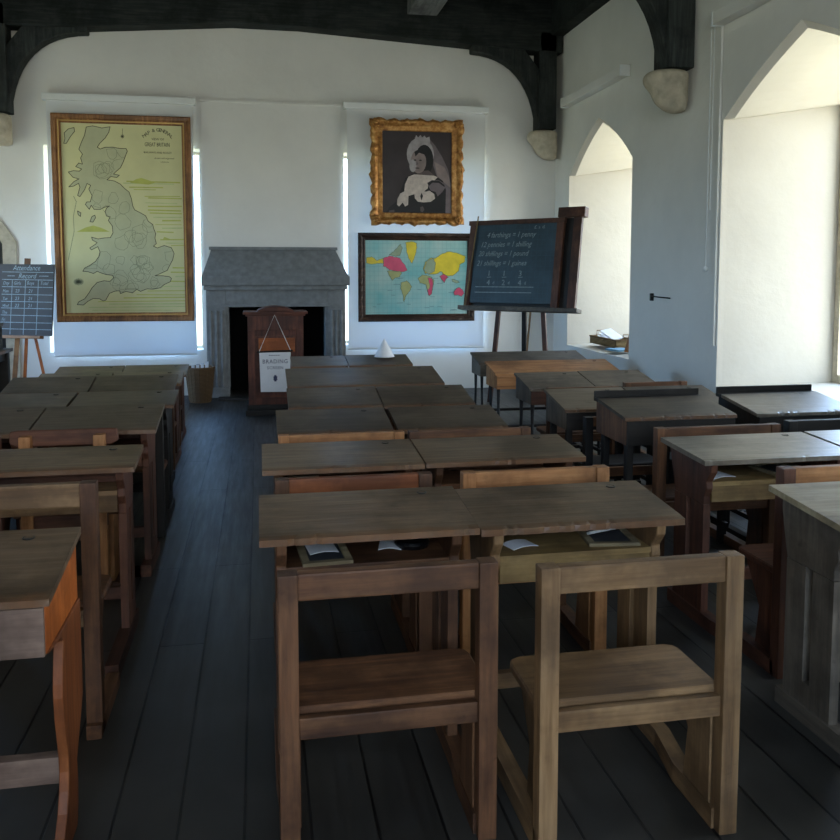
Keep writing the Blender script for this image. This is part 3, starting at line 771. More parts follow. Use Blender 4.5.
def chair_parts(root, cx0, cx1, yc, zc, ws, style='square', inset=.006):
    """bench seat and back joined to the desk; coordinates local to root"""
    p, rl, st = ws
    k = zc/.72; sz = .372*k
    for x0, x1 in ((cx0, cx0+.048), (cx1-.048, cx1)):
        t = MB()
        if style == 'square': t.box(x0, x1, yc, yc+.048, .0, zc, .004)
        else: t.box(x0+.05 if x0 == cx0 else x0-.05, x1+.05 if x0 == cx0 else x1-.05, yc-.004, yc+.044, 0, zc-.02, .006)
        t.build('post', wmat(p, 'z'), root)
    t = MB()
    if style == 'square': t.box(cx0+.048, cx1-.048, yc+.006, yc+.038, zc-.066*k, zc+.0, .005)
    else:
        pts = [(cx0, zc-.055), (cx0+.03, zc-.072), (cx1-.03, zc-.072), (cx1, zc-.055), (cx1-.004, zc-.004), (cx1-.03, zc), (cx0+.03, zc), (cx0+.004, zc-.004)]
        t.prism(pts, yc+.044, yc+.068, 'xz', .004)
    t.build('backrest', wmat(rl, 'x'), root)
    t = MB(); y0, y1 = yc+.045, yc+.30; r_ = .035; xe = cx1-inset
    pts = [(cx0+.004, y0), (xe, y0), (xe, y1-r_), (xe-.008, y1-.012), (xe-r_, y1), (cx0+r_+.004, y1), (cx0+.012, y1-.012), (cx0+.004, y1-r_)]
    t.prism(pts, sz-.026, sz, 'xy', .005); t.build('seat', wmat(st, 'x'), root)
    t = MB(); t.box(cx0+.048, cx1-.048, yc+.012, yc+.034, sz-.066, sz-.012, .004); t.build('seat_rail', wmat(rl, 'x'), root)
    for x0 in (cx0+.03, cx1-.052):
        t = MB(); t.prism([(yc+.05, .055), (yc+.19, .055), (yc+.17, .2), (yc+.27, sz-.027), (yc+.05, sz-.027)], x0, x0+.022, 'yz', .003); t.build('seat_panel', wmat(p, 'z'), root)

def sled_desk(label, x0, x1, yf, D, zf, zb, cx0=None, cx1=None, yc=None, zc=None, ws=('brown', 'brown', 'brown'), top='top', leg='brown', apron='brown', chips=0, style='square', seed=1, ink=True, lid=False, runner=True, gallery=False, chairparts=True, inset=.006):
    """open shelf desk whose runners carry the bench seat"""
    ox = (x0+x1)/2
    root = thing('school_desk', label, 'desk', (ox, yf, 0), GD)
    X0, X1 = x0-ox, x1-ox
    t = MB(); rough_top(t, X0, X1, D, zf, zb, .02, chips, seed); tp = t.build('desktop', wmat(top, 'x'), root)
    if ink: inkwell(tp, X1-.11, D-.045, zb-(zb-zf)*.045/D+.001, lid)
    if gallery:
        t = MB(); t.box(X0, X1, D-.016, D+.004, zb-.03, zb+.034, .005); t.build('pen_rail', wmat(gallery, 'x'), root)
    und = lambda y: zf+(zb-zf)*y/D-.0205
    # shaped end panels with a slot
    for e0 in (X0+.045, X1-.075):
        e1 = e0+.03; a, bq = .085, .085+min(.25, D*.64); s0, s1 = (a+bq)/2-.018, (a+bq)/2+.018
        zt = zf-.20; t = MB()
        t.prism([(a, .05), (s0, .05), (s0, zt), (a, zt)], e0, e1, 'yz', 0); t.prism([(s1, .05), (bq, .05), (bq, zt), (s1, zt)], e0, e1, 'yz', 0)
        t.prism([(s0, .05), (s1, .05), (s1, .13), (s0, .13)], e0, e1, 'yz', 0)
        t.prism([(a, zt), (s0, zt), (s1, zt), (bq, zt), (bq+.02, zt+.08), (D-.01, und(D-.01)-.05), (D-.01, und(D-.01)), (.03, und(.03)), (.035, und(.035)-.04), (.07, und(.07)-.085), (.066, und(.066)-.115), (a, und(a)-.15)], e0, e1, 'yz', .003)
        t.build('end_panel', wmat(leg, 'z'), root)
    zs = zf-.105
    t = MB(); t.box(X0+.075, X1-.075, .07, D-.03, zs-.018, zs, .003); t.build('shelf', wmat(apron, 'x'), root)
    t = MB(); t.box(X0+.076, X1-.076, .075, .095, zs-.085, zs-.018, .003); t.build('apron', wmat(apron, 'x'), root)
    t = MB(); t.box(X0+.076, X1-.076, D-.045, D-.027, zs-.06, zb-.025, .003); t.build('back_board', wmat(leg, 'x'), root)
    t = MB(); t.box(X0+.076, X1-.076, .17, .20, .14, .19, .004); t.build('stretcher', wmat(leg, 'x'), root)
    c0, c1 = (cx0-ox, cx1-ox) if cx0 is not None else (X0+.03, X1-.03)
    ycl = (yc-yf) if yc is not None else -.32; zcl = zc or zf+.02
    for e0, c in ((X0+.037, c0), (X1-.083, c1-.055)):
        t = MB(); r0 = (ycl+.03) if (runner and chairparts) else -.24
        # runner, cranked sideways where seat and desk widths differ
        b = bmesh.new(); vs = []
        cc = c if chairparts else e0
        for (xx, yy_) in ((cc, r0), (cc, ycl+.24 if chairparts else 0), (e0, .0), (e0, .085+min(.25, D*.64)+.03)):
            vs.append([b.verts.new((xx+dx, yy_, z)) for dx, z in ((0, .0), (.046, .0), (.046, .055), (0, .055))])
        for q in range(3):
            for m in range(4): b.faces.new((vs[q][m], vs[q][(m+1) % 4], vs[q+1][(m+1) % 4], vs[q+1][m]))
        b.faces.new(vs[0][::-1]); b.faces.new(vs[3]); bmesh.ops.recalc_face_normals(b, faces=b.faces[:])
        t.add(b); t.build('runner', wmat(leg, 'y'), root)
    if chairparts: chair_parts(root, c0, c1, ycl, zcl, ws, style, inset)
    return root

def box_desk(label, x0, x1, yf, D, zf, zb, bh=.13, top='darktop', side='brown', front='brown', legs='black', gallery=None, seed=3, chips=0, cx=None, yc=None, zc=None, ws=None, ink=True, iron=True, bench=True, curved=False, lid=False):
    """lidded box desk on iron or shaped legs"""
    ox = (x0+x1)/2; root = thing('school_desk', label, 'desk', (ox, yf, 0), GD); X0, X1 = x0-ox, x1-ox
    t = MB(); rough_top(t, X0, X1, D-.06 if gallery else D, zf, zb, .018, chips, seed); tp = t.build('desktop', wmat(top, 'x'), root)
    zi = zb-(zb-zf)*.05/D
    if gallery:
        t = MB(); t.box(X0, X1, D-.06, D, zb-.02, zb+.0, .003); t.box(X0, X1, D-.018, D, zb-.02, zb+.036, .006); t.build('pen_rail', wmat(gallery, 'x'), root)
    if ink: inkwell(tp, X1-.12, D-.085 if gallery else D-.05, zi+.001, lid)
    zb0 = zf-bh-.02
    for e in (X0+.012, X1-.030):
        t = MB(); t.prism([(.012, zb0), (D-.012, zb0), (D-.012, zb-.019), (.012, zf-.019)], e, e+.018, 'yz', .002)
        if curved:
            t.build('side_panel', wmat(side, 'z'), root); t = MB()
            t.prism([(.012, zb0+.002), (.13, zb0-.012), (.155, zb0-.03), (.145, zb0-.07), (.133, zb0-.13), (.130, .40), (.138, .34), (.152, .28), (.165, .23), (.168, .19), (.158, .145), (.135, .10), (.10, .06), (.055, .03), (.01, .012), (.0, .0), (.10, 0), (.24, .0), (.262, .05), (.268, .11), (.262, .17), (D-.012, .30), (D-.012, zb0+.002)], e, e+.024, 'yz', .002)
        t.build('leg' if curved else 'side_panel', wmat('rust' if curved else side, 'z'), root)
    t = MB(); t.box(X0+.012, X1-.0125, -.001, .0118, zb0, zf-.02, .002); t.build('front_board', wmat(front, 'x'), root)
    t = MB(); t.box(X0+.03, X1-.03, .03, D-.03, zb0, zb0+.014, .002); t.build('box_bottom', wmat(side, 'x'), root)
    t = MB(); t.box(X0+.03, X1-.03, D-.030, D-.012, zb0, zb-.02, .003); t.build('back_board', wmat(side, 'x'), root)
    if not curved:
        for e in (X0+.03, X1-.055):
            for yq, y2 in ((.06, .02), (D-.06, D-.02)):
                t = MB(); t.tube([(e+.012, yq, zb0+.004), (e+.012, yq, zb0*.7), (e+.012, (yq+y2)/2, zb0*.25), (e+.012, y2, .0)], [.016, .012, .012, .018], 8) if iron else t.box(e, e+.035, yq-.02, yq+.02, 0, zb0+.002, .003)
                t.build('leg', M['iron'] if iron else wmat(legs, 'z'), root)
            t = MB(); t.box(e, e+.024, .0, D, .10, .125, .003); t.build('rail', M['iron'] if iron else wmat(legs, 'y'), root)
    t = MB(); t.box(X0+.03, X1-.03, D*.45, D*.45+.08 if curved else D*.45+.03, .10, .125, .003) if not curved else t.box(X0+.03, X1-.03, .205, .24, .14, .21, .004)
    t.build('foot_rail', wmat(legs if not curved else 'rose', 'x'), root)
    if cx:
        c0, c1 = cx[0]-ox, cx[1]-ox; ycl = yc-yf
        chair_parts(root, c0, c1, ycl, zc, ws)
        for e in (c0, c1-.046):
            t = MB(); t.box(e, e+.046, ycl+.03, D*.8, 0, .05, .004); t.build('runner', wmat(ws[0], 'y'), root)
    return root

br = ('brown', 'brown', 'brown'); pa = ('pale', 'pale', 'pale')
# centre block, from the camera towards the fireplace
C1L = sled_desk('front left desk of the centre block, brown seat with a worn rail', -.008, .612, 2.30, .36, .712, .744, .034, .576, 1.985, .722, ('brown', 'brown', 'brown'), 'top', 'brown', 'brown', 3, seed=1)
C1R = sled_desk('front right desk of the centre block, pale seat and chipped front edge', .617, 1.246, 2.30, .345, .705, .737, .655, 1.188, 1.89, .732, ('pale', 'pale', 'pale'), 'top', 'pale', 'yellow', 8, seed=2, inset=.03)
sled_desk('centre block desk directly behind the front left one, reddish brown rail', .004, .626, 3.19, .355, .697, .727, .046, .596, 2.90, .728, ('brown', 'rust', 'brown'), 'top', 'brown', 'brown', 2, seed=3)
sled_desk('centre block desk directly behind the front right one, honey coloured rail', .632, 1.288, 3.19, .345, .699, .727, .704, 1.256, 2.885, .727, ('honey', 'honey', 'honey'), 'top', 'brown', 'brown', 2, seed=4)
sled_desk('centre block desk of the third row on the aisle side, bright curved rail', .08, .648, 4.10, .37, .662, .718, .078, .650, 3.80, .709, ('honey', 'honey', 'brown'), 'darktop', 'brown', 'brown', 1, seed=5)
sled_desk('centre block desk of the third row on the window side', .672, 1.236, 4.10, .365, .66, .716, .672, 1.256, 3.80, .707, br, 'darktop', 'brown', 'brown', 2, seed=6)
sled_desk('centre block desk of the fourth row on the aisle side', .165, .722, 5.0, .37, .645, .71, None, None, 4.70, .66, br, 'darktop', 'brown', 'brown', 1, seed=7)
sled_desk('centre block desk of the fourth row on the window side', .732, 1.295, 5.0, .37, .64, .707, None, None, 4.70, .655, br, 'darktop', 'brown', 'brown', 1, seed=8)
sled_desk('long dual desk with one unbroken top, fifth in the centre block', .185, 1.28, 5.8, .45, .662, .735, None, None, 5.5, .68, br, 'darktop', 'brown', 'brown', 1, seed=9)
sled_desk('rearmost centre block desk nearest the fireplace, aisle side', .25, .695, 6.7, .355, .70, .745, None, None, 6.42, .70, br, 'darktop', 'brown', 'brown', 1, seed=10)
sled_desk('rearmost centre block desk nearest the fireplace, window side', .702, 1.215, 6.7, .355, .70, .748, None, None, 6.42, .70, br, 'darktop', 'brown', 'brown', 1, seed=11)
t = MB(); t.lathe([(.085, 0), (.083, .004), (.006, .145), (.002, .148)], (1.02, 6.95, .7405), 24)
tag(t.build('paper_cone', M['paper'], smooth=False), 'small white paper cone on the rearmost centre desk', 'cone')
# left block
box_desk('nearest desk at left edge with orange side panel and curved leg', -1.12, -.478, 2.0, .37, .70, .757, .115, 'top', 'orange', 'rose', curved=True, seed=12, chips=1)
sled_desk('second left block desk from the camera, grey-brown top and red-brown end panel', -1.10, -.468, 3.30, .25, .708, .742, ws=br, leg='red', top='top', apron='greywood', seed=13, chipless=None) if False else sled_desk('second left block desk from the camera, red-brown end panel on the aisle', -1.10, -.468, 3.29, .27, .710, .742, ws=br, leg='red', top='top', apron='pale', seed=13, chairparts=False)
ch = thing('school_chair', 'weathered wooden chair between the two nearest left desks', 'chair', (-.78, 2.68, 0))
chair_parts(ch, -.285, .285, 0, .80, ('brown', 'pale', 'brown'))
for e in (-.285, .239):
    t = MB(); t.box(e, e+.046, -.02, .34, 0, .045, .004); t.build('runner', W['browny'], ch)
sled_desk('third left block desk from the camera on the aisle, chair with curved rail', -1.045, -.482, 4.10, .40, .705, .765, -1.072, -.62, 3.86, .752, ('honey', 'red', 'red'), 'darktop', 'red', 'red', 1, style='curved', seed=14)
sled_desk('third left block desk from the camera on the far left', -1.64, -1.055, 4.10, .40, .705, .765, None, None, 3.80, .74, ('red', 'red', 'red'), 'darktop', 'red', 'red', 1, seed=15)
sled_desk('fourth left block desk on the aisle side, grey-brown top', -1.06, -.487, 5.0, .35, .682, .722, None, None, 4.70, .72, ('black', 'black', 'brown'), 'darktop', 'black', 'brown', 1, seed=16)
sled_desk('fourth left block desk on the far left, grey-brown top', -1.68, -1.075, 5.0, .35, .682, .722, None, None, 4.70, .72, ('black', 'black', 'brown'), 'darktop', 'black', 'brown', 1, seed=17)
sled_desk('fifth left block desk on the aisle side', -1.09, -.555, 5.75, .35, .662, .73, None, None, 5.45, .698, ('black', 'black', 'brown'), 'darktop', 'black', 'brown', 1, seed=18)
sled_desk('fifth left block desk on the far left', -1.63, -1.10, 5.75, .35, .662, .73, None, None, 5.45, .698, ('black', 'black', 'brown'), 'darktop', 'black', 'brown', 1, seed=19)
sled_desk('sixth left block desk on the aisle with a red-brown end panel', -1.105, -.583, 6.58, .35, .605, .66, None, None, 6.3, .62, br, 'top', 'red', 'red', 1, seed=20)
sled_desk('sixth left block desk on the far left', -1.65, -1.12, 6.58, .35, .605, .66, None, None, 6.3, .62, br, 'top', 'red', 'red', 1, seed=21)
sled_desk('last left block desk below the map, aisle side', -1.16, -.62, 7.5, .35, .56, .614, None, None, 7.22, .58, br, 'top', 'red', 'red', 1, seed=22)
sled_desk('last left block desk below the map, far left', -1.715, -1.17, 7.5, .35, .56, .614, None, None, 7.22, .58, br, 'top', 'red', 'red', 1, seed=23)
# right block
sled_desk('nearest right block desk, cut by the right edge, grey slotted end panel', 1.652, 2.28, 2.14, .365, .705, .737, 1.70, 2.24, 1.86, .72, ('greywood', 'brown', 'brown'), 'cream', 'greywood', 'brown', 2, seed=24)
sled_desk('second right block desk from the camera with dark red slotted end panel', 1.714, 2.395, 3.02, .38, .70, .722, 1.785, 2.345, 2.62, .757, ('red', 'honey', 'red'), 'sheentop', 'red', 'yellow', 2, seed=25, lid=False)
sled_desk('second right block desk from the camera, against the right edge', 2.41, 3.07, 3.02, .38, .702, .724, 2.46, 3.02, 2.62, .757, ('red', 'honey', 'red'), 'sheentop', 'red', 'brown', 2, seed=26)
box_desk('third right block box desk with brown side, left of its pair', 1.822, 2.445, 4.0, .42, .70, .748, .125, 'darktop', 'brown', 'black', 'black', 'black', 27, 9, (1.82, 2.456), 3.64, .712, ('brown', 'brown', 'brown'), iron=False)
box_desk('third right block box desk with black edges, right of its pair', 2.56, 3.16, 4.0, .42, .70, .752, .125, 'sheentop', 'black', 'black', 'black', 'black', 28, 9, (2.50, 3.06), 3.64, .724, ('black', 'black', 'black'), iron=False)
box_desk('fourth right block box desk, left of its pair', 1.848, 2.39, 4.93, .40, .592, .668, .11, 'darktop', 'greywood', 'black', 'black', None, 29, 2, (1.85, 2.38), 4.60, .60, ('black', 'brown', 'black'), iron=False)
box_desk('fourth right block box desk, right of its pair', 2.40, 2.98, 4.93, .40, .592, .668, .11, 'darktop', 'greywood', 'black', 'black', None, 30, 2, (2.43, 2.96), 4.60, .60, ('black', 'brown', 'black'), iron=False)
box_desk('fifth right block box desk with reddish front, left of its pair', 1.93, 2.44, 5.88, .39, .592, .665, .10, 'greywood', 'greywood', 'red', 'black', None, 31, 1, (1.93, 2.44), 5.47, .652, ('brown', 'brown', 'brown'))
box_desk('fifth right block box desk with reddish front, right of its pair', 2.446, 2.95, 5.88, .39, .595, .668, .10, 'greywood', 'greywood', 'red', 'black', None, 32, 1, (2.485, 2.95), 5.47, .675, ('brown', 'brown', 'brown'))
box_desk('long honey coloured desk near the easel, one unbroken top', 1.935, 3.05, 6.8, .36, .592, .662, .11, 'honey', 'honey', 'honey', 'black', None, 33, 1)
box_desk('farthest right block desk, grey with thin iron legs, below the blackboard', 2.03, 3.12, 7.7, .35, .588, .658, .11, 'greywood', 'greywood', 'greywood', 'black', None, 34, 1)

# ---------------------------------------------------------------- things on the desk shelves
def slate_board(x, y, z, w, d, rz, label):
    root = thing('writing_slate', label, 'slate', (x, y, z), 'writing slates on the desk shelves', rz)
    t = MB(); f = .022
    t.box(-w/2, w/2, -d/2, -d/2+f, 0, .011, .004); t.box(-w/2, w/2, d/2-f, d/2, 0, .011, .004); t.box(-w/2, -w/2+f, -d/2+f, d/2-f, 0, .011, .002); t.box(w/2-f, w/2, -d/2+f, d/2-f, 0, .011, .002)
    t.build('slate_frame', W['creamx'], root)
    t = MB(); t.box(-w/2+f, w/2-f, -d/2+f, d/2-f, .002, .007, 0); t.build('slate_sheet', M['slate'], root)
    return root
def sheet(x, y, z, w, d, rz, label, name='paper_sheet', mat='paper', cat='paper'):
    b = bmesh.new(); n = 6; vs = []
    for i in range(n+1):
        vs.append([b.verts.new((-w/2+w*i/n, -d/2+d*j/2, .0015+.006*math.sin(i/n*PI))) for j in range(3)])
    for i in range(n):
        for j in range(2): b.faces.new((vs[i][j], vs[i+1][j], vs[i+1][j+1], vs[i][j+1]))
    t = MB(); t.add(b); o = t.build(name, M[mat]); o.location = (x, y, z); o.rotation_euler = (0, 0, rz)
    so = o.modifiers.new('t', 'SOLIDIFY'); so.thickness = .0015
    return tag(o, label, cat)
slate_board(.178, 2.475, .6075, .145, .22, .06, 'pale framed slate holding a paper on the front left desk shelf')
sheet(.172, 2.495, .619, .085, .12, .12, 'crumpled white paper lying on the slate of the front left desk')
t = MB(); t.lathe([(.05, 0), (.055, .012), (.05, .02), (.04, .022)], (.45, 2.50, .6075), 20); tag(t.build('dark_dish', M['ink']), 'small dark round dish on the front left desk shelf', 'dish')
sheet(.385, 2.51, .6075, .07, .09, -.2, 'grey-white scrap of paper beside the dark round dish')
slate_board(1.075, 2.49, .6005, .16, .20, -.12, 'framed slate on the shelf of the front right desk')
t = MB(); t.tube([(-.07, 0, .018), (.07, .05, .018)], .005, 8); o = t.build('slate_pencil', M['chalk']); o.location = (1.08, 2.48, .600)
tag(o, 'thin white pencil lying on the slate of the front right desk', 'pencil')
sheet(.78, 2.46, .6005, .09, .07, .3, 'small white paper on the front right desk shelf near the seam')
slate_board(.16, 3.38, .5925, .13, .20, -.1, 'small framed slate on the shelf of the second centre desk')
sheet(1.86, 3.19, .5955, .12, .10, .2, 'white paper on the shelf of the dark red right desk')
slate_board(2.17, 3.22, .5955, .17, .20, .05, 'dark slate on the shelf of the dark red right desk')

# ---------------------------------------------------------------- easel with blackboard
def board_matrix(BL, BR, lean):
    """u along the board, v up the leaning board, w towards the class"""
    BL, BR = Vector(BL), Vector(BR); u = (BR-BL); L = u.length; u.normalize()
    up = Vector((0, 0, 1)); back = u.cross(up); back = back if back.y > 0 else -back
    v = (up*math.cos(lean)+back*math.sin(lean)).normalized(); w = u.cross(v)
    Mx = Matrix((u, v, w)).transposed().to_4x4(); Mx.translation = BL
    return Mx, L
Mx, L = board_matrix((2.246, 9.2, 1.065), (3.185, 8.2, 1.065), math.radians(9))
def P3(u, v, w): return Mx @ Vector((u, v, w))
def ubox(mb, u0, u1, v0, v1, w0, w1, bev=.004, mi=0):
    t = MB(); t.box(u0, u1, v0, v1, w0, w1, bev); mb.add(t.bm, mi, Mx); return mb
foot = Vector((2.75, 8.85, 0))
def LT(mb): bmesh.ops.translate(mb.bm, verts=mb.bm.verts, vec=-foot); return mb
ea = thing('easel', 'dark wooden easel carrying the blackboard in the right corner', 'easel', foot)
t = MB(); ubox(t, -.04, L+.03, -.045, .0, -.05, .07, .006); LT(t).build('ledge', W['greywoodx'], ea)
t = MB(); ubox(t, 1.245, 1.335, 0, .985, -.06, -.015); LT(t).build('side_rail', W['redz'], ea)
t = MB(); ubox(t, 1.07, 1.375, .955, 1.06, -.08, .012, .01); LT(t).build('head_block', W['redx'], ea)
t = MB(); ubox(t, .03, 1.25, .0, .95, -.05, -.035, 0); LT(t).build('backing_board', W['blackx'], ea)
for u0, u1 in ((.38, .30), (.92, 1.02)):
    a = P3(u0+(u0-u1)*.3, .35, -.085); c = P3(u1, 0, -.07); c.z = 0
    t = MB(); t.bar(a, c, .05, .03, up=(Mx.to_3x3() @ Vector((1, 0, 0)))); LT(t).build('leg', W['redz'], ea)
a = P3(.66, .6, -.08); c = a+Vector((.05, .05, 0)); c.z = 0; c.x += .02
t = MB(); t.bar(a, (2.90, 9.02, 0), .055, .03, up=(Mx.to_3x3() @ Vector((1, 0, 0)))); LT(t).build('leg', W['blackz'], ea)
t = MB(); t.bar(P3(.80, .1, -.075), P3(.80, -1.02, -.06), .018, .018); LT(t).build('stay', W['palez'], ea)
bb = thing('blackboard', 'blackboard chalked with old money sums, resting on the easel', 'blackboard', foot)
t = MB(); ubox(t, .06, 1.08, .04, .90, -.022, .004, .002); bp_ = LT(t)
def board_mat():
    k = NT('blackboard_paint'); tc = k.n('ShaderNodeTexCoord'); f = k.noise(tc.outputs['Object'], 4, 5, .6)
    k.l(k.ramp(f, [(.3, lin((34, 52, 62))), (.7, lin((58, 78, 88)))]), k.b.inputs['Base Color']); set_p(k.b, .5, .4); return k.m
M['board'] = board_mat()
bp_.build('panel', M['board'], bb)
t = MB(); ubox(t, .0, .07, 0, .94, -.03, .014); LT(t).build('stile', W['redz'], bb)
t = MB(); ubox(t, 1.07, 1.15, 0, .94, -.03, .014); LT(t).build('stile', W['redz'], bb)
t = MB(); ubox(t, -.02, 1.16, .90, .95, -.03, .018); LT(t).build('top_rail', W['redx'], bb)
def chalk(b, u, v):
    t.add(b, 0, Mx @ Matrix.Translation((u, v, .0055)))
for i, s in enumerate(('4 farthings = 1 penny', '12 pennies = 1 shilling', '20 shillings = 1 pound', '21 shillings = 1 guinea')):
    t = MB(); chalk(text_bm(s, .082, 'LEFT', shear=.32, width=.86), (.22, .15, .13, .12)[i], (.76, .655, .555, .45)[i]); LT(t).build('chalk_sum', M['faint'], bb)
t = MB(); chalk(text_bm('£. s. d.', .05, 'LEFT', shear=.2), .80, .845); LT(t).build('chalk_heading', M['faint'], bb)
for u, a, c in ((.27, '1', '4'), (.46, '1', '2'), (.66, '3', '4')):
    t = MB(); chalk(text_bm(a, .085), u, .335); chalk(text_bm(c, .085), u, .235); chalk(stroke([(0, 0), (.05, .004)], .006), u, .32)
    chalk(text_bm('d', .05), u+.075, .245); LT(t).build('chalk_fraction', M['faint'], bb)
for v, w_ in ((.215, .72), (.155, .70)):
    t = MB(); chalk(stroke([(0, 0), (w_, .002)], .008), .13, v); LT(t).build('chalk_underline', M['faint'], bb)
t = MB()
for k in range(1, 18): t.add(stroke([(0, 0), (0, .85)], .0022), 0, Mx @ Matrix.Translation((.07+.056*k, .045, .0048)))
for k in range(1, 15): t.add(stroke([(0, 0), (1.0, 0)], .0022), 0, Mx @ Matrix.Translation((.07, .04+.057*k, .0048)))
LT(t).build('ruled_grid', plain('faint_ruling', (70, 94, 104), .9, .1), bb)
t = MB(); t.tube([P3(.035, .0, .035), P3(.10, 1.0, .022)], .0075, 8); tag(t.build('pointer_cane', W['yellowz']), 'thin bamboo cane leaning on the left of the blackboard', 'cane')

# --- attendance board on pale easel at the left edge
Ma, La = board_matrix((-2.70, 9.62, .775), (-2.10, 9.42, .77), math.radians(7))
Mx = Ma; foot = Vector((-2.40, 9.6, 0))
ae = thing('easel', 'pale wooden easel under the attendance board at left', 'easel', foot)
t = MB(); ubox(t, .02, .5, -.03, 0, -.02, .05, .004); LT(t).build('ledge', W['honeyx'], ae)
for u0, u1, wd, k in ((.20, .14, .045, 'honey'), (.30, .24, .03, 'orange'), (.38, .56, .026, 'orange')):
    a = P3(u0, .05, -.03); c = P3(u1, 0, .02 if k == 'honey' else -.02); c.z = 0
    t = MB(); t.bar(a+Vector((0, 0, .0)), c, wd, .025, up=(1, 0, 0)); LT(t).build('leg', W[k+'z'], ae)
t = MB(); t.bar(P3(.28, .82, -.03), P3(.28, 0, -.03), .06, .02, up=(1, 0, 0)); LT(t).build('mast', W['brownz'], ae)
ab = thing('attendance_board', 'black Attendance Record board with chalked grid on the pale easel', 'blackboard', foot)
t = MB(); ubox(t, -.03, .60, 0, .755, -.018, 0, .002); LT(t).build('panel', plain('black_chalk_paint', (58, 52, 48), .6, .3, var=.25, scale=5), ab)
t = MB()
def chalk2(b, u, v): t.add(b, 0, Ma @ Matrix.Translation((u, v, .0022)))
chalk2(text_bm('Attendance', .078, 'CENTER', shear=.3, width=.85), .29, .69); chalk2(text_bm('Record', .075, 'CENTER', shear=.3, width=.9), .30, .605)
chalk2(stroke([(0, 0), (.08, 0)], .006), .08, .63); chalk2(stroke([(0, 0), (.10, 0)], .006), .44, .63)
rows = [.672, .592, .515, .435, .36, .29, .215, .14, .07]
for v in rows: chalk2(stroke([(0, 0), (.575, -.004)], .006), .02, v)
for u in (.13, .28, .425): chalk2(stroke([(0, 0), (.006, .575)], .006), u, .012)
for v, s in zip(rows[2:], ('Mon', 'Tue', 'Wed', 'Thu', 'Fri')): chalk2(text_bm(s, .045, shear=.2, width=.8), .03, v-.06)
for u, s in ((.03, 'Day'), (.15, 'Girls'), (.30, 'Boys'), (.45, 'Total')): chalk2(text_bm(s, .05, shear=.25, width=.85), u, .538)
for v in rows[2:5]:
    chalk2(text_bm('23', .05, shear=.2), .17, v-.06); chalk2(text_bm('21', .05, shear=.2), .32, v-.06)
LT(t).build('chalk_writing', M['faint'], ab)

# --- small table and box at far left
tb = thing('side_table', 'dark side table at the left edge by the attendance board', 'table', (-2.58, 7.85, 0))
t = MB(); t.box(-.42, .42, -.26, .26, .735, .765, .005); t.build('tabletop', W['darktopx'], tb)
t = MB(); t.box(-.37, .37, -.22, .22, .66, .735, .003); t.build('apron', W['blackx'], tb)
for sx in (-1, 1):
    for sy in (-1, 1):
        t = MB(); t.box(sx*.36-.035, sx*.36+.035, sy*.21-.03, sy*.21+.03, 0, .735, .004); t.build('leg', W['blackz'], tb)
bx = thing('wooden_box', 'dark lidded box with pale knob on the side table', 'box', (-2.50, 7.85, .765))
t = MB(); t.box(-.28, .28, -.17, .17, 0, .20, .005); t.build('box_body', W['blackx'], bx)
t = MB(); t.box(-.29, .29, -.18, .18, .20, .228, .006); t.build('lid', W['darktopx'], bx)
t = MB(); t.sphere((.22, -.18, .04), .018); t.build('knob', M['white'], bx)

# ---------------------------------------------------------------- right wall fittings
def wall_blind(y0, y1, z, label, cord=None):
    root = thing('roller_blind', label, 'blind', (XR, (y0+y1)/2, z), 'rolled up blinds above the right windows'); oy = (y0+y1)/2
    t = MB(); t.box(-.105, -.004, y0-oy, y1-oy, -.06, .035, .008); t.build('cassette', M['plaster'], root)
    for yy_ in (y0, y1):
        t = MB(); t.box(-.112, -.002, yy_-oy-.012, yy_-oy+.012, -.068, .043, .006); t.build('bracket', M['white'], root)
    if cord:
        yc_ = cord-oy; t = MB()
        t.tube([(-.05, yc_, -.05), (-.048, yc_, -1.96)], .0045, 6); t.tube([(-.05, yc_-.05, -.05), (-.049, yc_-.045, -1.5)], .0035, 6); c = t.build('pull_cord', M['white'], root)
        t = MB(); t.sphere((-.048, yc_, -1.975), .02, sz=1.1); t.build('cord_ball', M['white'], c)
        t = MB(); t.box(-.022, -.003, yc_-.105, yc_-.082, -2.6, -.06, .004); t.build('side_channel', M['plaster'], root)
wall_blind(8.06, 9.74, 3.44, 'rolled blind box above the far right window')
wall_blind(4.1, 6.33, 3.44, 'rolled blind box above the near right window with white pull cord', 6.43)
hk = MB(); hk.box(XR-.03, XR-.001, 7.44, 7.47, 1.17, 1.24, .004); hk.tube([(XR-.025, 7.455, 1.215), (XR-.03, 7.3, 1.21), (XR-.028, 7.07, 1.205)], .006, 6)
tag(hk.build('wall_hook', M['iron']), 'small black iron stay on the wall between the right windows', 'hook')

# things on the far window sill
sill = .615
tr = thing('wicker_tray', 'low wicker tray of papers on the far window sill', 'basket', (3.93, 9.0, sill))
t = MB(); w_, d_, h_ = .13, .36, .085
for a, c, e, g in ((-w_, w_, -d_, -d_+.012), (-w_, w_, d_-.012, d_), (-w_, -w_+.012, -d_, d_), (w_-.012, w_, -d_, d_)): t.box(a, c, e, g, 0, h_, .003)
t.box(-w_, w_, -d_, d_, 0, .01, .002); t.build('basket_body', wicker('pale_wicker', (110, 88, 56), (168, 142, 98)), tr)
t = MB(); t.tube([(-w_, -d_, h_), (w_, -d_, h_), (w_, d_, h_), (-w_, d_, h_), (-w_, -d_, h_)], .01, 6); t.build('rim', M['wicker'], tr)
for s in (-1, 1):
    t = MB(); t.tube([(-.05, s*d_, h_), (-.04, s*d_*1.02, h_+.06), (.04, s*d_*1.02, h_+.06), (.05, s*d_, h_)], .007, 6); t.build('handle', M['wicker'], tr)
random.seed(2)
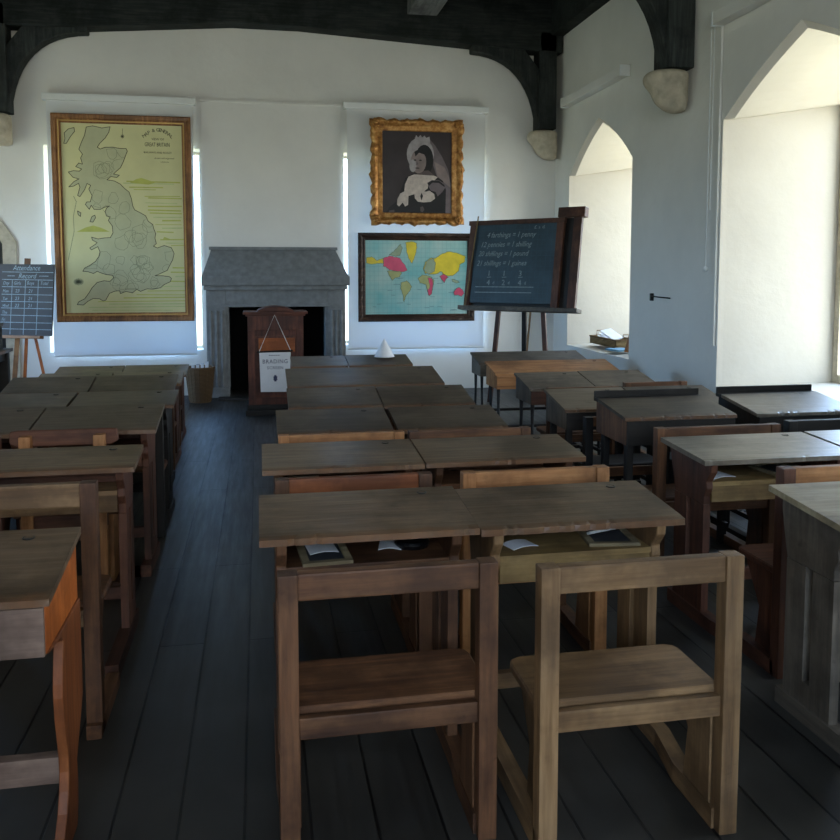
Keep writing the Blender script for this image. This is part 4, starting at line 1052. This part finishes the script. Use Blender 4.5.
for k in range(3):
    t = MB(); t.bar((-.05+.03*k, -.18+.03*k, .03+.025*k), (-.05+.03*k, .18+.03*k, .10+.03*k), .13, .006, up=(1, 0, .1*k))
    o = t.build('folded_paper', M['paper']); o.location = (3.93, 9.0, sill)
    tag(o, 'bluish white sheet of paper in the window sill tray', 'paper', 'papers in the window sill tray')
t = MB(); t.bar((3.80, 8.30, .60), (3.86, 8.18, 1.0), .10, .02, up=(1, 0, 0)); tag(t.build('wooden_board', W['honeyz']), 'narrow wooden board leaning on the near side of the far window', 'board')
t = MB(); t.box(-.11, .11, -.12, .12, 0, .02, .003); o = t.build('flat_book', plain('blue_cover', (108, 150, 172), .6, .3)); o.location = (3.79, 8.49, .602); o.rotation_euler = (0, 0, .2)
tag(o, 'flat blue book on the far window sill', 'book')

# ---------------------------------------------------------------- daylight
wd = bpy.data.worlds.new('sky'); sc.world = wd; wd.use_nodes = True; nt = wd.node_tree; nt.nodes.clear()
ow = nt.nodes.new('ShaderNodeOutputWorld'); bg = nt.nodes.new('ShaderNodeBackground'); nt.links.new(bg.outputs[0], ow.inputs[0])
tc = nt.nodes.new('ShaderNodeTexCoord'); sp = nt.nodes.new('ShaderNodeSeparateXYZ'); nt.links.new(tc.outputs['Generated'], sp.inputs[0])
mr = nt.nodes.new('ShaderNodeMapRange'); mr.inputs[1].default_value = -1; mr.inputs[2].default_value = 1; nt.links.new(sp.outputs['Z'], mr.inputs[0])
cr = nt.nodes.new('ShaderNodeValToRGB'); e = cr.color_ramp.elements
while len(e) < 5: e.new(.5)
for q, (p, c) in zip(e, ((0, (.24, .30, .22)), (.47, (.36, .42, .32)), (.52, (.50, .88, 1.28)), (.65, (.32, .70, 1.35)), (1, (.22, .55, 1.35)))):
    q.position = p; q.color = (*c, 1)
nt.links.new(mr.outputs[0], cr.inputs[0])
cw = nt.nodes.new('ShaderNodeValToRGB'); e = cw.color_ramp.elements
while len(e) < 5: e.new(.5)
for q, (p, c) in zip(e, ((0, (.42, .41, .34)), (.47, (.60, .58, .49)), (.52, (.73, .73, .73)), (.65, (.66, .72, .79)), (1, (.48, .66, .88)))):
    q.position = p; q.color = (*c, 1)
nt.links.new(mr.outputs[0], cw.inputs[0])
mx = nt.nodes.new('ShaderNodeMix'); mx.data_type = 'RGBA'
m3 = nt.nodes.new('ShaderNodeMapRange'); m3.inputs[1].default_value = -.7; m3.inputs[2].default_value = .7; 
dp = nt.nodes.new('ShaderNodeVectorMath'); dp.operation = 'DOT_PRODUCT'; nt.links.new(tc.outputs['Generated'], dp.inputs[0]); dp.inputs[1].default_value = (.75, -.55, 0)
nt.links.new(dp.outputs['Value'], m3.inputs[0])
nt.links.new(m3.outputs[0], mx.inputs[0]); nt.links.new(cr.outputs[0], mx.inputs[6]); nt.links.new(cw.outputs[0], mx.inputs[7])
nt.links.new(mx.outputs[2], bg.inputs[0]); bg.inputs[1].default_value = 3.0

def portal(name, loc, rot, sx, sy):
    l = bpy.data.lights.new(name, 'AREA'); l.shape = 'RECTANGLE'; l.size = sx; l.size_y = sy
    l.cycles.is_portal = True
    o = bpy.data.objects.new(name, l); COL.objects.link(o); o.location = loc; o.rotation_euler = rot
for (a, b_, s0, s1, s2) in WIN:
    z0, z1 = s0+.1, s2+.13
    portal('window_daylight', (XO+.03, (a+b_)/2, (z0+z1)/2), (0, PI/2, 0), z1-z0, b_-a-.34)
for (a, b_, z0, z1) in ((7.4, 9.4, .9, 2.75),):
    portal('window_daylight', (XL-.53, (a+b_)/2, (z0+z1)/2), (0, -PI/2, 0), z1-z0, b_-a)  # portal for the added left window
portal('window_daylight', (-.3, YF-.43, 2.75), (PI/2, 0, 0), 4.0, 3.1)  # portal for the added window behind the camera
for a, b_ in ((-2.335, -.635), (1.005, 2.69)): portal('window_daylight', ((a+b_)/2, YB+BW+.03, 1.65), (-PI/2, 0, 0), b_-a, 2.39)

# ---------------------------------------------------------------- camera
cam = bpy.data.cameras.new('camera'); co = bpy.data.objects.new('camera', cam); COL.objects.link(co)
co.location = (0, 0, 1.44); co.rotation_euler = (math.radians(90-4.574), 0, math.radians(-10.757))
cam.sensor_width = 36; cam.lens = 850/840*36; cam.shift_y = -80/840; cam.clip_start = .05
sc.camera = co
sc.view_settings.view_transform = 'Standard'; sc.view_settings.look = 'None'; sc.view_settings.gamma = 1
sc.view_settings.use_curve_mapping = False; sc.view_settings.exposure = 2.08
sc.cycles.use_denoising = True
sc.cycles.max_bounces = 10; sc.cycles.diffuse_bounces = 6; sc.cycles.transparent_max_bounces = 8
